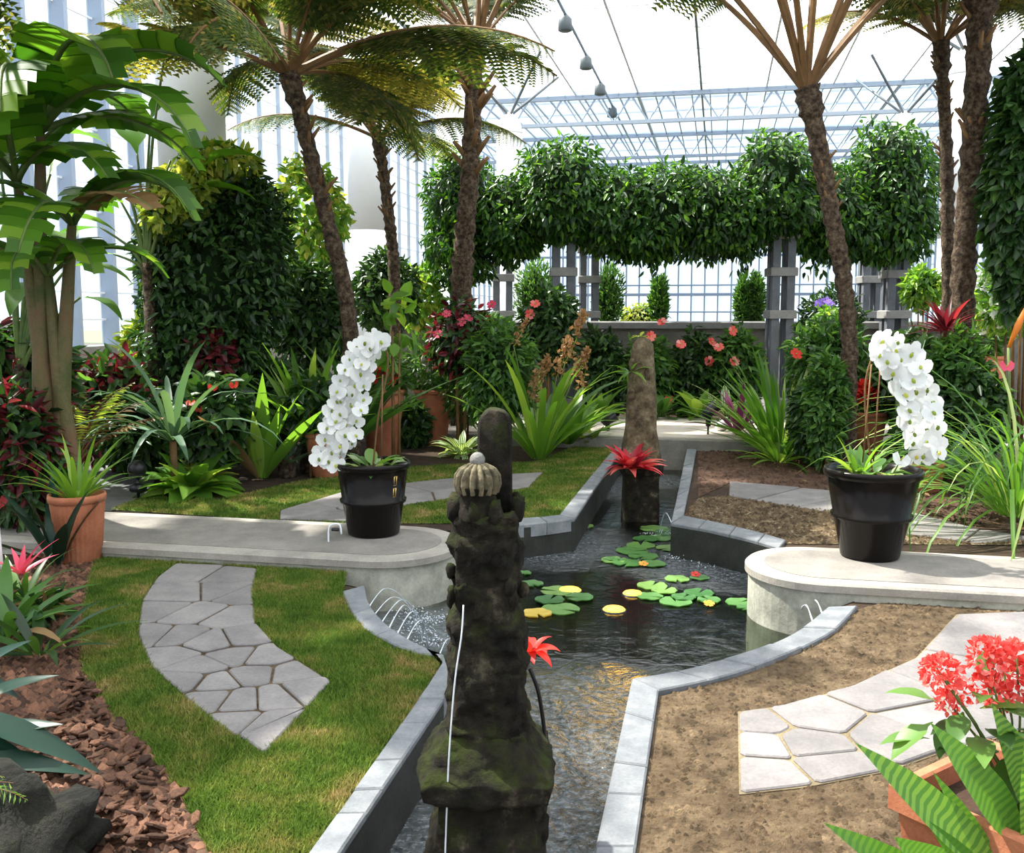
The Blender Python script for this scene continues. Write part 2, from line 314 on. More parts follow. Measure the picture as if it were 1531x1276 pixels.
def lathe(mb, prof, n=24, c=(0, 0, 0), mi=0, ribs=0, rdepth=0.0, cap=True, sq=0.0):
    vs = []; k = len(prof)
    for r, z in prof:
        for j in range(n):
            a = 2 * PI * j / n; rr = r * (1 + rdepth * abs(math.cos(ribs * a / 2)) - rdepth / 2) if ribs else r
            if sq: rr *= (1 - sq) + sq * 1.12 / max(abs(math.cos(a)), abs(math.sin(a))) / 1.12
            vs.append((c[0] + rr * math.cos(a), c[1] + rr * math.sin(a), c[2] + z))
    fs = [(i * n + j, i * n + (j + 1) % n, (i + 1) * n + (j + 1) % n, (i + 1) * n + j) for i in range(k - 1) for j in range(n)]
    if cap: fs += [tuple(range(n - 1, -1, -1)), tuple((k - 1) * n + j for j in range(n))]
    return mb.add(vs, fs, mi)
def ball(mb, c, r, nu=12, nv=8, mi=0, wob=0.0, seed=0.0):
    r = (r, r, r) if isinstance(r, (int, float)) else r; vs = [(c[0], c[1], c[2] - r[2])]
    for i in range(1, nv):
        th = PI * i / nv - PI / 2
        for j in range(nu):
            a = 2 * PI * j / nu; d = Vector((math.cos(th) * math.cos(a), math.cos(th) * math.sin(a), math.sin(th)))
            f = 1 + wob * noise.noise(d * 2.2 + Vector((seed, seed * 1.7, 0)))
            vs.append((c[0] + d.x * r[0] * f, c[1] + d.y * r[1] * f, c[2] + d.z * r[2] * f))
    vs.append((c[0], c[1], c[2] + r[2])); fs = [(0, 1 + (j + 1) % nu, 1 + j) for j in range(nu)]
    for i in range(nv - 2):
        for j in range(nu): a_ = 1 + i * nu; fs.append((a_ + j, a_ + (j + 1) % nu, a_ + nu + (j + 1) % nu, a_ + nu + j))
    l = 1 + (nv - 2) * nu; fs += [(l + j, l + (j + 1) % nu, len(vs) - 1) for j in range(nu)]
    return mb.add(vs, fs, mi)
def roughen(mb, amp, sc, seed=0.0):
    for i, p in enumerate(mb.v):
        q = Vector(p) * sc + Vector((seed, seed, seed)); d = noise.noise_vector(q); mb.v[i] = tuple(Vector(p) + d * amp)
    return mb
def spline(pts, n):
    pts = [Vector(p) for p in pts]; out = []
    for k in range(n):
        t = k / (n - 1) * (len(pts) - 1); i = min(int(t), len(pts) - 2); f = t - i
        p0, p1, p2, p3 = pts[max(i - 1, 0)], pts[i], pts[i + 1], pts[min(i + 2, len(pts) - 1)]
        out.append(0.5 * ((2 * p1) + (p2 - p0) * f + (2 * p0 - 5 * p1 + 4 * p2 - p3) * f * f + (3 * p1 - p0 - 3 * p2 + p3) * f ** 3))
    return out

# ---- leaves
def prof_w(kind, t):
    if kind == 'strap': return min(1.0, 0.45 + t * 2.2) * max(0.0, 1 - t ** 4) ** 0.8
    if kind == 'lance': return math.sin(PI * min(1, t ** 0.8)) * 0.95 + 0.05 * (1 - t)
    if kind == 'ovate': return 0.06 if t < 0.12 else math.sin(PI * ((t - 0.12) / 0.88) ** 0.7) + 0.02
    if kind == 'paddle': return 0.08 if t < 0.25 else math.sin(PI * ((t - 0.25) / 0.75) ** 0.75) * 0.98 + 0.02
    if kind == 'sword': return min(1, 0.5 + t * 2) * (1 - t ** 2.2)
    return 1 - t
LEAF = {}
def leaf_mesh(kind, wr, arch, mat, fold=0.25, seg=7):
    key = (kind, round(wr, 3), round(arch, 2), mat, fold)
    if key in LEAF: return LEAF[key]
    mb = MB(); vs = []; x = z = 0.0
    for i in range(seg + 1):
        t = i / seg; a = -arch * t ** 1.4
        if i: x += math.cos(a) / seg; z += math.sin(a) / seg
        hw = max(prof_w(kind, t), 0.01) * wr / 2; rp = 0.015 * math.sin(i * 2.1)
        vs += [(x - math.sin(a) * fold * hw, hw, z + math.cos(a) * fold * hw + rp * wr), (x, 0, z), (x - math.sin(a) * fold * hw, -hw, z + math.cos(a) * fold * hw - rp * wr)]
    fs = []
    for i in range(seg):
        o = i * 3; fs += [(o, o + 1, o + 4, o + 3), (o + 1, o + 2, o + 5, o + 4)]
    mb.add(vs, fs); LEAF[key] = mesh('leaf_' + kind, mb, mat); return LEAF[key]
def banana_mesh(arch, mat, seed):
    key = ('banana', arch, mat, seed)
    if key in LEAF: return LEAF[key]
    rr = random.Random(seed); mb = MB(); n = 13; pts = []; x = z = 0.0; dirs = []
    for i in range(n + 1):
        t = i / n; a = -arch * t ** 1.3
        if i: x += math.cos(a) / n; z += math.sin(a) / n
        pts.append(Vector((x, 0, z))); dirs.append(a)
    tube(mb, pts, [0.018 * (1 - 0.8 * i / n) + 0.002 for i in range(n + 1)], 5, 1)
    d0 = rr.uniform(.25, .55)
    for sd_ in (-1, 1):
        for i in range(2, n):
            t = (i + 0.5) / n; wd = 0.20 * math.sin(PI * min(1, ((t - 0.12) / 0.9)) ** 0.8) ** 0.6 * rr.uniform(0.85, 1.05)
            p, q = pts[i], pts[i + 1]; u = (q - p); g = 0.03 if rr.random() < 0.14 else -0.02; dr = d0 + rr.uniform(-.05, .05) + .2 * (rr.random() < .12)
            p2 = p + u * g * 2; q2 = q - u * g * 2; vs = []
            for k in range(4):
                f = k / 3; off = Vector((0.25 * f * wd, sd_ * wd * f, wd * (0.22 * f - dr * f * f))); vs += [p2 + off + u * (g * 4 * f), q2 + off - u * (g * 3 * f)]
            mb.add(vs, [(0, 1, 3, 2), (2, 3, 5, 4), (4, 5, 7, 6)] if sd_ > 0 else [(2, 3, 1, 0), (4, 5, 3, 2), (6, 7, 5, 4)], 0)
    LEAF[key] = mesh('banana_leaf', mb, [mat, 'greenstem']); return LEAF[key]
def frond_mesh(arch, mat, seed, pairs=28, plen=0.2, bare=0.2, pinnate=True):
    key = ('frond', arch, mat, seed, pairs, plen, bare)
    if key in LEAF: return LEAF[key]
    rr = random.Random(seed); mb = MB(); n = 16; pts = []; x = z = 0.0
    for i in range(n + 1):
        t = i / n; a = -arch * t ** 1.5
        if i: x += math.cos(a) / n; z += math.sin(a) / n
        pts.append(Vector((x, 0, z)))
    tube(mb, pts, [0.011 * (1 - 0.85 * i / n) + 0.0015 for i in range(n + 1)], 5, 1)
    def at(t):
        f = t * n; i = min(int(f), n - 1); return pts[i].lerp(pts[i + 1], f - i), (pts[i + 1] - pts[i]).normalized()
    for k in range(pairs):
        t = bare + (1 - bare) * (k + 0.5) / pairs; c, d = at(t); ln = plen * math.sin(PI * (0.12 + 0.88 * ((t - bare) / (1 - bare)) ** 0.8)) ** 0.7 + 0.012
        nrm = Vector((-d.z, 0, d.x))
        for s in (-1, 1):
            pd = (d * 0.45 + Vector((0, s, 0)) * 0.9 - nrm * rr.uniform(0.05, 0.4)).normalized(); wv = pd.cross(nrm).normalized() * s
            if not pinnate:
                w_ = 0.012; e = c + pd * ln - nrm * ln * 0.15
                mb.add([c - wv * w_ * 0.5, c + pd * ln * 0.5 - wv * w_, e, c + pd * ln * 0.5 + wv * w_], [(0, 1, 2, 3)], 0); continue
            m = 11
            for j in range(m):
                f = (j + 0.3) / m; q = c + pd * (ln * f) - nrm * (ln * 0.22 * f * f); pl = 0.040 * (1 - 0.7 * f) * (ln / plen + 0.25)
                st = ln / m * 0.42
                for s2 in (-1, 1):
                    e = q + wv * (s2 * pl) + pd * st * 1.2 - nrm * pl * 0.2
                    mb.add([q - pd * st * 1.5, q + pd * st * 1.5, e], [(0, 1, 2)], 0)
    LEAF[key] = mesh('fern_frond', mb, [mat, 'petiole'], False); return LEAF[key]
def lrot(az, tilt, roll=0.0): return Matrix.Rotation(az, 4, 'Z') @ Matrix.Rotation(-tilt, 4, 'Y') @ Matrix.Rotation(roll, 4, 'X')
def facing(v, n=(0, -.8, .6), roll=0.0):
    x = v.normalized(); z = Vector(n); z = (z - x * z.dot(x)).normalized(); y = z.cross(x)
    return Matrix((x, y, z)).transposed().to_4x4() @ Matrix.Rotation(roll, 4, 'X')
GA = 2.39996
def rosette(name, label, cat, loc, n, L, wr, kind, arch, mat, tilt=(0.5, 1.3), r0=0.03, group=None, parts='leaf', z0=0.0, parent=None, jit=0.25, az0=None, azr=None, fold=0.25, old=0):
    t = parent or thing(name, label, cat, loc, 0, group); ph = random.random() * 6
    for i in range(n):
        f = (i + 0.5) / n; az = ph + i * GA if azr is None else azr[0] + (azr[1] - azr[0]) * (i + random.uniform(-.2, .2)) / max(n - 1, 1)
        tl = tilt[1] + (tilt[0] - tilt[1]) * f + random.uniform(-0.12, 0.12)
        l = L * random.uniform(1 - jit, 1 + jit * 0.4); ar = random.choice((arch * 0.7, arch, arch * 1.3))
        me = leaf_mesh(kind, wr, ar, 'dryleaf' if i >= n - old else mat, fold)
        put(parts, me, t, (r0 * math.cos(az), r0 * math.sin(az), z0 + 0.02), lrot(az, tl, random.uniform(-.3, .3)), l)
    return t
def leaves_np(Pp, D, Nn, L, W):
    S = np.cross(D, Nn); S /= np.linalg.norm(S, axis=1, keepdims=True) + 1e-9; Nn = np.cross(S, D); L = L[:, None]; W = W[:, None]
    v = np.stack([Pp, Pp + D * L * .3 + S * W * .45 + Nn * W * .16, Pp + D * L * .68 + S * W * .36 + Nn * W * .06, Pp + D * L - Nn * L * .12,
                  Pp + D * L * .68 - S * W * .36 + Nn * W * .06, Pp + D * L * .3 - S * W * .45 + Nn * W * .16], 1)
    n = len(Pp); b_ = np.arange(n)[:, None] * 6
    return v.reshape(-1, 3), np.concatenate([b_ + np.array([[0, 1, 2, 3]]), b_ + np.array([[0, 3, 4, 5]])])
def unit(a): return a / (np.linalg.norm(a, axis=1, keepdims=True) + 1e-9)
def foliage_mesh(name, blobs, n, ll, mat, wr=0.45, droop=0.5, core=True, shell=(0.72, 1.04), mats2=None, up=0.35):
    """leaves on lobed ellipsoids; blobs = [(centre, (rx, ry, rz))]"""
    area = np.array([r[0] * r[2] + r[1] * r[2] + r[0] * r[1] for c, r in blobs]); cnt = np.maximum(20, (n * area / area.sum()).astype(int)); VV = []; QQ = []; MI = []; o = 0
    for (c, r), k in zip(blobs, cnt):
        d = unit(rng.normal(size=(k, 3))); ph = rng.uniform(0, 6, 3)
        lob = 1 + .10 * np.sin(d[:, 0] * 5 + ph[0]) * np.sin(d[:, 1] * 5 + ph[1]) + .08 * np.sin(d[:, 2] * 7 + ph[2] + d[:, 0] * 4)
        rad = rng.uniform(shell[0], shell[1], k) ** 0.7 * lob; p = np.array(c) + d * np.array(r) * rad[:, None]
        ax = unit(d * .7 + rng.normal(size=(k, 3)) * .55 + np.array([0, 0, -droop])); nn = unit(d + rng.normal(size=(k, 3)) * .45 + np.array([0, 0, up]))
        v, q = leaves_np(p, ax, nn, ll * rng.uniform(.65, 1.25, k), ll * wr * rng.uniform(.8, 1.2, k))
        VV.append(v); QQ.append(q + o); MI.append(np.zeros(len(q), int) if mats2 is None else np.tile((rng.random(k) < mats2[1]).astype(int) * 2, 2)); o += len(v)
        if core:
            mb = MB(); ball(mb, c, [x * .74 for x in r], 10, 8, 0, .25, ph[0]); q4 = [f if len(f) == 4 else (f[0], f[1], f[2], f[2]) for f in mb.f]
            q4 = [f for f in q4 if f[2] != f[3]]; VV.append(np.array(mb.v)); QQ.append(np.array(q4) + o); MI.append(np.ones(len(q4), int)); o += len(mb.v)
    return mesh_np(name, np.concatenate(VV), np.concatenate(QQ), [mat, 'core'] + ([mats2[0]] if mats2 else []), np.concatenate(MI))
FL = {}
def flower_mesh(kind, mat):
    if (kind, mat) in FL: return FL[(kind, mat)]
    mb = MB(); mats = [mat, 'limeyellow']
    if kind == 'orchid':
        for a, l, w_, zz in ((0, .5, .5, .02), (PI, .5, .5, .02), (PI / 2, .5, .32, 0), (PI * 1.25, .48, .30, -.01), (PI * 1.75, .48, .30, -.01)):
            vs = [(0, 0, zz)]; k = 8
            for i in range(k):
                b_ = 2 * PI * i / k; x = l * .55 + l * .5 * math.cos(b_); y = w_ * .5 * math.sin(b_) * 1.25
                vs.append((x * math.cos(a) - y * math.sin(a), x * math.sin(a) + y * math.cos(a), zz + .10 * (x / l) ** 2 - .06))
            vs[0] = (l * .5 * math.cos(a), l * .5 * math.sin(a), zz - .04)
            mb.add(vs, [(0, 1 + i, 1 + (i + 1) % k) for i in range(k)])
        ball(mb, (0, -.08, .08), (.08, .12, .08), 6, 4, 1)
    elif kind == 'five':
        for i in range(5):
            a = i * 2 * PI / 5; c, s = math.cos(a), math.sin(a)
            vs = [(0, 0, 0)] + [(x * c - y * s, x * s + y * c, z) for x, y, z in ((.25, .2, .08), (.5, .2, .1), (.5, -.2, .1), (.25, -.2, .08))]; mb.add(vs, [(0, 4, 3, 2, 1)])
        ball(mb, (0, 0, .1), .07, 6, 4, 1)
    elif kind == 'head':      # a globe of many small florets
        k = 90; d = unit(rng.normal(size=(k, 3)) + np.array([0, 0, .6])); ax = unit(d + rng.normal(size=(k, 3)) * .6); v, q = leaves_np(d * .36, ax, unit(d + rng.normal(size=(k, 3)) * .8), np.full(k, .22), np.full(k, .16))
        me = mesh_np('flower_head', v, q, mats); FL[(kind, mat)] = me; return me
    elif kind == 'spathe':    # heart-shaped spathe with a spike
        vs = [(0, 0, 0)] + [(.5 * math.sin(a) * (1.25 - .25 * math.cos(a)), -.5 * math.cos(a) + (.0 if abs(a) > .3 else .18), .05 * abs(a)) for a in [-2.7, -2, -1.2, -.5, 0, .5, 1.2, 2, 2.7]]; mb.add(vs, [(0, i, i + 1) for i in range(1, 9)])
        tube(mb, [(0, 0, 0), (0, .1, .35)], [.05, .03], 5, 1)
    elif kind == 'plume':     # loose spike of small blooms
        tube(mb, [(0, 0, 0), (.05, 0, .5), (0, .03, 1)], .01, 4, 1); k = 80; t = rng.uniform(0.1, 1, k); p = np.stack([rng.normal(0, .10, k) * (1.15 - t), rng.normal(0, .10, k) * (1.15 - t), t], 1)
        v, q = leaves_np(p, unit(rng.normal(size=(k, 3)) + np.array([0, 0, .5])), unit(rng.normal(size=(k, 3))), np.full(k, .13), np.full(k, .09)); mb.add(v, [tuple(x) for x in q], 0)
    FL[(kind, mat)] = mesh('flower_' + kind, mb, mats, False); return FL[(kind, mat)]
def bush(name, label, cat, x0, x1, yt, yb, d, n, leafpx, mat, flowers=None, wr=0.45, droop=0.4, core=True, group=None, mats2=None, stems=3, lobes=1, depth=1.0, kind_=None, shell=(.55, 1.05)):
    """a leafy shrub that fills the box x0..x1, yt..yb at distance d; its stems stand on the ground"""
    xc = (x0 + x1) / 2; zt = Z(yt, d); zb = max(Z(yb, d), 0.02); zm = (zt + zb) / 2; rx = (x1 - x0) / 2 * d / FPX * 0.92; rz = (zt - zb) / 2 * 0.95; ry = rx * depth
    t = thing(name, label, cat, gd(xc, d), 0, group); cx = X(xc, d, zm) - t.location.x
    blobs = [((cx, 0, zm), (rx, ry, rz))]
    if lobes > 1:
        blobs = [((cx, 0, zm - rz * .1), (rx * .75, ry * .8, rz * .85))]
        for i in range(lobes): a = i * 2 * PI / lobes + .5; blobs.append(((cx + rx * .52 * math.cos(a), -ry * .3 + ry * .4 * math.sin(a * 1.7), zm + rz * .5 * math.sin(a)), (rx * .48, ry * .5, rz * .48)))
    me = foliage_mesh(name + '_foliage', blobs, n, leafpx * d / FPX, mat, wr, droop, core, shell, mats2); put('foliage', me, t, kind='stuff')
    for i in range(stems):
        a = i * 2.2; mb = MB(); tube(mb, [(cx * .3 + .04 * math.cos(a), .04 * math.sin(a), 0), (cx + rx * .3 * math.cos(a), ry * .3 * math.sin(a), zm)], [.018, .008], 5); obj('stem', mb, 'petiole', t)
    if flowers:
        kind, fm, size, spots = flowers
        for px, py in spots:
            q = P(px, py, d - ry * .92) - t.location; put('flower', flower_mesh(kind, fm), t, q, (R(65) + random.uniform(-.4, .4), random.uniform(-.4, .4), random.uniform(-.5, .5)), size * d / FPX)
    return t

# ------------------------------------------------------------------ the ground
def flat(name, pix, z, mat, holes=None, world=False, **props):
    pts = [Vector((p[0], p[1], 0)) if world else G(p[0], p[1], 0) for p in pix]; loops = [pts] + ([[Vector((q[0], q[1], 0)) for q in h] for h in holes] if holes else [])
    tris = geometry.tessellate_polygon(loops); vs = [p for l in loops for p in l]; mb = MB(); fs = []
    for t in tris:
        a, b_, c = (vs[i] for i in t); fs.append(t if (b_ - a).cross(c - a).z > 0 else t[::-1])
    mb.add([(p.x, p.y, z) for p in vs], fs); return obj(name, mb, mat, None, False, **props), pts
def inside(poly, pts):
    x, y = pts[:, 0], pts[:, 1]; r = np.zeros(len(pts), bool); n = len(poly)
    for i in range(n):
        x1, y1, x2, y2 = poly[i][0], poly[i][1], poly[i - 1][0], poly[i - 1][1]
        r ^= ((y1 > y) != (y2 > y)) & (x < (x2 - x1) * (y - y1) / (y2 - y1 + 1e-12) + x1)
    return r
def scatter(poly, n, avoid=()):
    a = np.array([[p[0], p[1]] for p in poly]); lo, hi = a.min(0), a.max(0); out = np.zeros((0, 2))
    for _ in range(30):
        q = rng.uniform(lo, hi, (n * 2, 2)); m = inside(a, q)
        for v in avoid: m &= ~inside(np.array([[p[0], p[1]] for p in v]), q)
        out = np.concatenate([out, q[m]])
        if len(out) >= n: break
    return out[:n]

WZ = -0.22
inL = [(663, 1052), (672, 1018), (655, 985), (610, 962), (575, 936), (552, 908), (545, 880)]
outL = [(625, 1052), (663, 990), (630, 984), (588, 970), (548, 946), (524, 918), (512, 889)]
inR = [(945, 1022), (1010, 1011), (1080, 993), (1150, 970), (1200, 944), (1237, 914)]
outR = [(985, 1040), (1060, 1024), (1130, 1003), (1200, 974), (1250, 946), (1282, 912)]
chL0, chR0 = G(515, 1276), G(890, 1276)
near_l = chL0 + (chL0 - G(663, 1052)) * 1.2; near_r = chR0 + (chR0 - G(945, 1022)) * 1.2
inFL = [(640, 794), (720, 793), (790, 789), (859, 780)]; inFR = [(1003, 787), (1060, 797), (1120, 811), (1165, 824)]
pond = [near_l, *[G(*p) for p in inL], G(470, 866), G(520, 800), *[G(*p) for p in inFL], G(934, 668), G(1028, 668), *[G(*p) for p in inFR], G(1330, 830), G(1330, 880), *[G(*p) for p in inR[::-1]], near_r]
PONDXY = [(p.x, p.y) for p in pond]
flat('floor', [(-60, -6), (60, -6), (60, 90), (-60, 90)], -0.005, 'soil', [PONDXY], True, kind='structure', label='dark planting soil that carries the beds', category='floor')
# pond: lining, water
mb = MB(); n = len(pond)
mb.add([(p.x, p.y, 0.0) for p in pond] + [(p.x, p.y, -0.62) for p in pond], [(i, (i + 1) % n, n + (i + 1) % n, n + i) for i in range(n)])
obj('pond_wall', mb, 'pond_lining', None, False, kind='structure')
flat('pond_floor', PONDXY, -0.6, 'pond_lining', None, True, kind='structure')
flat('pond_water', PONDXY, WZ, 'water', None, True, kind='structure', label='dark rippled water of the cross-shaped pond', category='water')
# coping stones around the pond
def coping(label, runs, group='pond coping'):
    t = thing('stone_coping', label, 'coping', (0, 0, 0), 0, group, kind='structure')
    for inner, outer, k in runs:
        a = spline(inner, k * 3 + 1); b_ = spline(outer, k * 3 + 1)
        for i in range(k):
            ia, ib = a[i * 3:i * 3 + 4], b_[i * 3:i * 3 + 4]; ring = [(p.x, p.y) for p in ia] + [(p.x, p.y) for p in ib[::-1]]
            c = Vector((sum(p[0] for p in ring) / len(ring), sum(p[1] for p in ring) / len(ring))); ring = [tuple(c + (Vector(p) - c) * .985) for p in ring]
            mb = MB(); prism(mb, ring, -0.07, 0.022 + random.uniform(-.003, .003), 0.006); obj('coping_stone', mb, 'coping', t, False)
    return t
gp = lambda l: [G(*p) for p in l]
nl_o = G(468, 1276); near_lo = near_l + (nl_o - chL0); nr_o = G(951, 1276); near_ro = near_r + (nr_o - chR0)
coping('grey stone edging along the lawn beside the near channel and left arc', [([near_l, *gp([(515, 1276), (590, 1162), (663, 1052)])], [near_lo, *gp([(468, 1276), (547, 1164), (625, 1052)])], 7), (gp(inL), gp(outL), 5)])
coping('pale stone edging along the brown bed beside the near channel and right arc', [([near_r, *gp([(890, 1276), (918, 1148), (945, 1022)])], [near_ro, *gp([(951, 1276), (968, 1155), (985, 1040)])], 6), (gp(inR), gp(outR), 5)])
coping('dark stone edging of the far lawn along the back channel', [(gp([(859, 780), (900, 718), (934, 668)]), gp([(836, 774), (884, 714), (925, 666)]), 6), (gp([(690, 794), (790, 789), (859, 780)]), gp([(690, 783), (785, 779), (836, 774)]), 3)])
coping('grey stone edging of the far sandy bed along the back channel', [(gp([(1003, 787), (1017, 722), (1028, 668)]), gp([(1022, 775), (1034, 716), (1043, 667)]), 6), (gp(inFR), gp([(1022, 775), (1070, 785), (1130, 799), (1175, 812)]), 4)])
# lawns and beds
lawn_px = [(165, 806), (520, 838), *outL[::-1][0:1], *outL[::-1][1:], (468, 1276), (330, 1500), (350, 1400), (312, 1276), (270, 1190), (215, 1120), (160, 1070), (125, 1010), (118, 950), (130, 880), (148, 815)]
path_near = [(262, 845), (325, 847), (386, 852), (378, 885), (383, 935), (415, 970), (497, 1022), (395, 1132), (330, 1090), (270, 1040), (225, 1000), (205, 950), (212, 900), (235, 865)]
o, lawn_w = flat('lawn', lawn_px, 0.0, 'lawn', kind='structure', label='short green lawn around the crazy-paved curve', category='lawn')
lawnf_px = [(165, 762), (220, 742), (330, 748), (440, 722), (560, 702), (690, 695), (800, 692), (880, 660), (925, 666), (836, 774), (785, 779), (690, 783), (480, 783)]
o, lawnf_w = flat('lawn', lawnf_px, 0.0, 'lawn', kind='structure', label='thin far lawn behind the left black pot', category='lawn')
bed_px = [(985, 1042), *outR[1:], (1360, 890), (1700, 872), (2300, 1100), (2400, 1500), (900, 1600), (951, 1276)]
o, bed_w = flat('planting_bed', bed_px, 0.0, 'dry_turf', kind='structure', label='brown dried-out bed around the large flagstones', category='bed')
o, sand_w = flat('planting_bed', [(1022, 776), (1044, 745), (1090, 742), (1245, 766), (1350, 798), (1460, 812), (1700, 800), (1700, 816), (1175, 813), (1070, 786)], 0.0, 'sand', kind='structure', label='sandy strip between the far paving and the pond', category='bed')
o, mulch2_w = flat('planting_bed', [(1044, 744), (1043, 667), (1140, 660), (1300, 680), (1480, 720), (1700, 780), (1700, 800), (1450, 790), (1245, 735), (1090, 722)], 0.001, 'leaf_litter', kind='structure', label='reddish leaf-littered bed behind the right black pot', category='bed')
mulch_px = [(148, 815), (130, 880), (118, 950), (125, 1010), (160, 1070), (215, 1120), (270, 1190), (312, 1276), (330, 1400), (100, 1500), (-300, 1276), (-120, 900), (60, 830)]
mulch = thing('mulch_bed', 'reddish bark-chip mulch along the edge of the near lawn', 'mulch', (0, 0, 0), kind='structure')
mo, mulch_w = flat('mulch_base', mulch_px, 0.003, 'leaf_litter'); mo.parent = mulch

# grass blades (uncountable)
def blades(name, label, poly, n, h, avoid, wd=0.0035):
    q = scatter(poly, n, avoid); k = len(q); a = rng.uniform(0, 2 * PI, k); hh = h * rng.uniform(.5, 1.2, k); ln = rng.normal(0, .5, (k, 2)) * hh[:, None]; s = np.stack([np.cos(a), np.sin(a)], 1) * wd
    v = np.zeros((k, 3, 3)); v[:, 0, :2] = q - s; v[:, 1, :2] = q + s; v[:, 2, :2] = q + ln; v[:, 2, 2] = hh
    put(name, mesh_np(name, v.reshape(-1, 3), np.arange(k * 3).reshape(-1, 3), 'lawn_blade'), kind='stuff', label=label, category='grass')
pw = gp(path_near); farpath_px = [(418, 766), (520, 735), (620, 722), (690, 715), (812, 708), (790, 731), (700, 743), (610, 756), (530, 782), (418, 779)]
blades('grass', 'short green grass blades of the near lawn', lawn_w, 170000, 0.024, [pw]); blades('grass', 'short thin grass blades of the far lawn', lawnf_w, 60000, 0.022, [gp(farpath_px)], 0.005)
def clods(name, label, poly, n, s, mat, avoid=(), cat='soil', z=0.0, parent=None):
    q = scatter(poly, n, avoid); k = len(q); base = np.array([(-1, -.7, 0), (1, -.8, 0), (.8, .8, 0), (-.9, .7, 0), (-.2, .1, .9)]); sc = s * rng.uniform(.3, 1.2, k) ** 1.3; a = rng.uniform(0, 6.3, k)
    v = base[None] * sc[:, None, None] * rng.uniform(.6, 1.3, (k, 5, 3)); c, s_ = np.cos(a)[:, None], np.sin(a)[:, None]; x = v[:, :, 0] * c - v[:, :, 1] * s_; y = v[:, :, 0] * s_ + v[:, :, 1] * c
    v = np.stack([x + q[:, :1], y + q[:, 1:], v[:, :, 2] + z], 2); f = np.array([(0, 1, 4), (1, 2, 4), (2, 3, 4), (3, 0, 4)])
    Q = (np.arange(k)[:, None, None] * 5 + f[None]).reshape(-1, 3); put(name, mesh_np(name, v.reshape(-1, 3), Q, mat), parent, kind='stuff', label=label if parent is None else None, category=cat if parent is None else None)
nrp_up = [(1103, 1066), (1165, 1058), (1270, 1030), (1370, 985), (1430, 920), (1560, 915), (1700, 960)]; nrp_lo = [(1700, 1080), (1531, 1095), (1400, 1130), (1330, 1155), (1200, 1180), (1105, 1190)]
nrp = gp(nrp_up + nrp_lo)
clods('soil_crumbs', 'brown crumbs and dead turf of the right bed', bed_w, 16000, 0.011, 'dry_turf', [nrp]); clods('soil_crumbs', 'crumbs of leaf litter on the far right bed', mulch2_w, 5000, 0.022, 'leaf_litter'); clods('soil_crumbs', 'sandy crumbs by the far paving', sand_w, 5000, 0.017, 'dry_turf')
# bark chips: the 280 largest as parts, the rest joined
chipm = []
for k in range(4):
    mb = MB(); pl = [(math.cos(a) * random.uniform(.7, 1) * .5, math.sin(a) * random.uniform(.5, .9) * .34) for a in [i * PI / 3 for i in range(6)]]; prism(mb, pl, -.06, .06, .03); roughen(mb, .05, 3, k); chipm.append(mesh('bark_chip', mb, 'bark_chip', False))
near_mulch = gp([(125, 1010), (160, 1070), (215, 1120), (270, 1190), (312, 1276), (0, 1276), (60, 1100)])
for x, y in scatter(near_mulch, 290):
    put('bark_chip', random.choice(chipm), mulch, (x, y, .018 + random.random() * .02), (random.uniform(-.6, .6), random.uniform(-.6, .6), random.random() * 6), random.uniform(.035, .085))
clods('bark_litter', '', mulch_w, 9000, 0.02, 'bark_chip', z=.004, parent=mulch)

# flagstones
def cell(poly, seeds, i):
    out = [Vector((p[0], p[1])) for p in poly]; s = seeds[i]
    for j, q in enumerate(seeds):
        if j == i or not out: continue
        m = (s + q) / 2; nrm = q - s; res = []
        for k in range(len(out)):
            a, b_ = out[k], out[(k + 1) % len(out)]; da, db = (a - m).dot(nrm), (b_ - m).dot(nrm)
            if da <= 0: res.append(a)
            if (da < 0 < db) or (db < 0 < da): res.append(a.lerp(b_, da / (da - db)))
        out = res
    return out
def flagstones(name, label, poly, seeds, z=0.012, gap=0.009, mat='flagstone', base='dry_turf'):
    t = thing(name, label, 'path', (0, 0, 0), 0, None, 'structure'); mb = MB(); prism(mb, [(p[0], p[1]) for p in poly], -.03, .004); obj('joint_bed', mb, base, t, False)
    seeds = [Vector((s[0], s[1])) for s in seeds]
    for i in range(len(seeds)):
        c = cell(poly, seeds, i); cl = []
        for p in c:
            if not cl or (p - cl[-1]).length > .012: cl.append(p)
        if len(cl) < 3: continue
        m = sum(cl, Vector((0, 0))) / len(cl); cl = [m + (p - m) * max(.6, 1 - gap / max((p - m).length, .03)) for p in cl]
        if len(cl) >= 4:      # knock the corners off
            q = []
            for k in range(len(cl)):
                a, b_, c_ = cl[k - 1], cl[k], cl[(k + 1) % len(cl)]; e = min(.016, .2 * (a - b_).length, .25 * (c_ - b_).length); q += [b_ + (a - b_).normalized() * e, b_ + (c_ - b_).normalized() * e]
            cl = q
        mb = MB(); prism(mb, [tuple(p) for p in cl], 0.0, z + random.uniform(-.004, .005), .005); obj('flagstone', mb, mat, t, False)
    return t
seeds_near = [(285, 860), (345, 862), (270, 890), (330, 885), (365, 890), (235, 915), (290, 920), (345, 925), (225, 955), (262, 955), (315, 962), (365, 955), (250, 985), (300, 1000), (350, 985), (395, 985), (275, 1022), (325, 1022), (375, 1012), (440, 1008), (312, 1050), (360, 1050), (410, 1045), (345, 1085), (400, 1090), (455, 1035)]
flagstones('paved_path', 'curved crazy-paved path of pale flagstones in the near lawn', pw, gp(seeds_near))
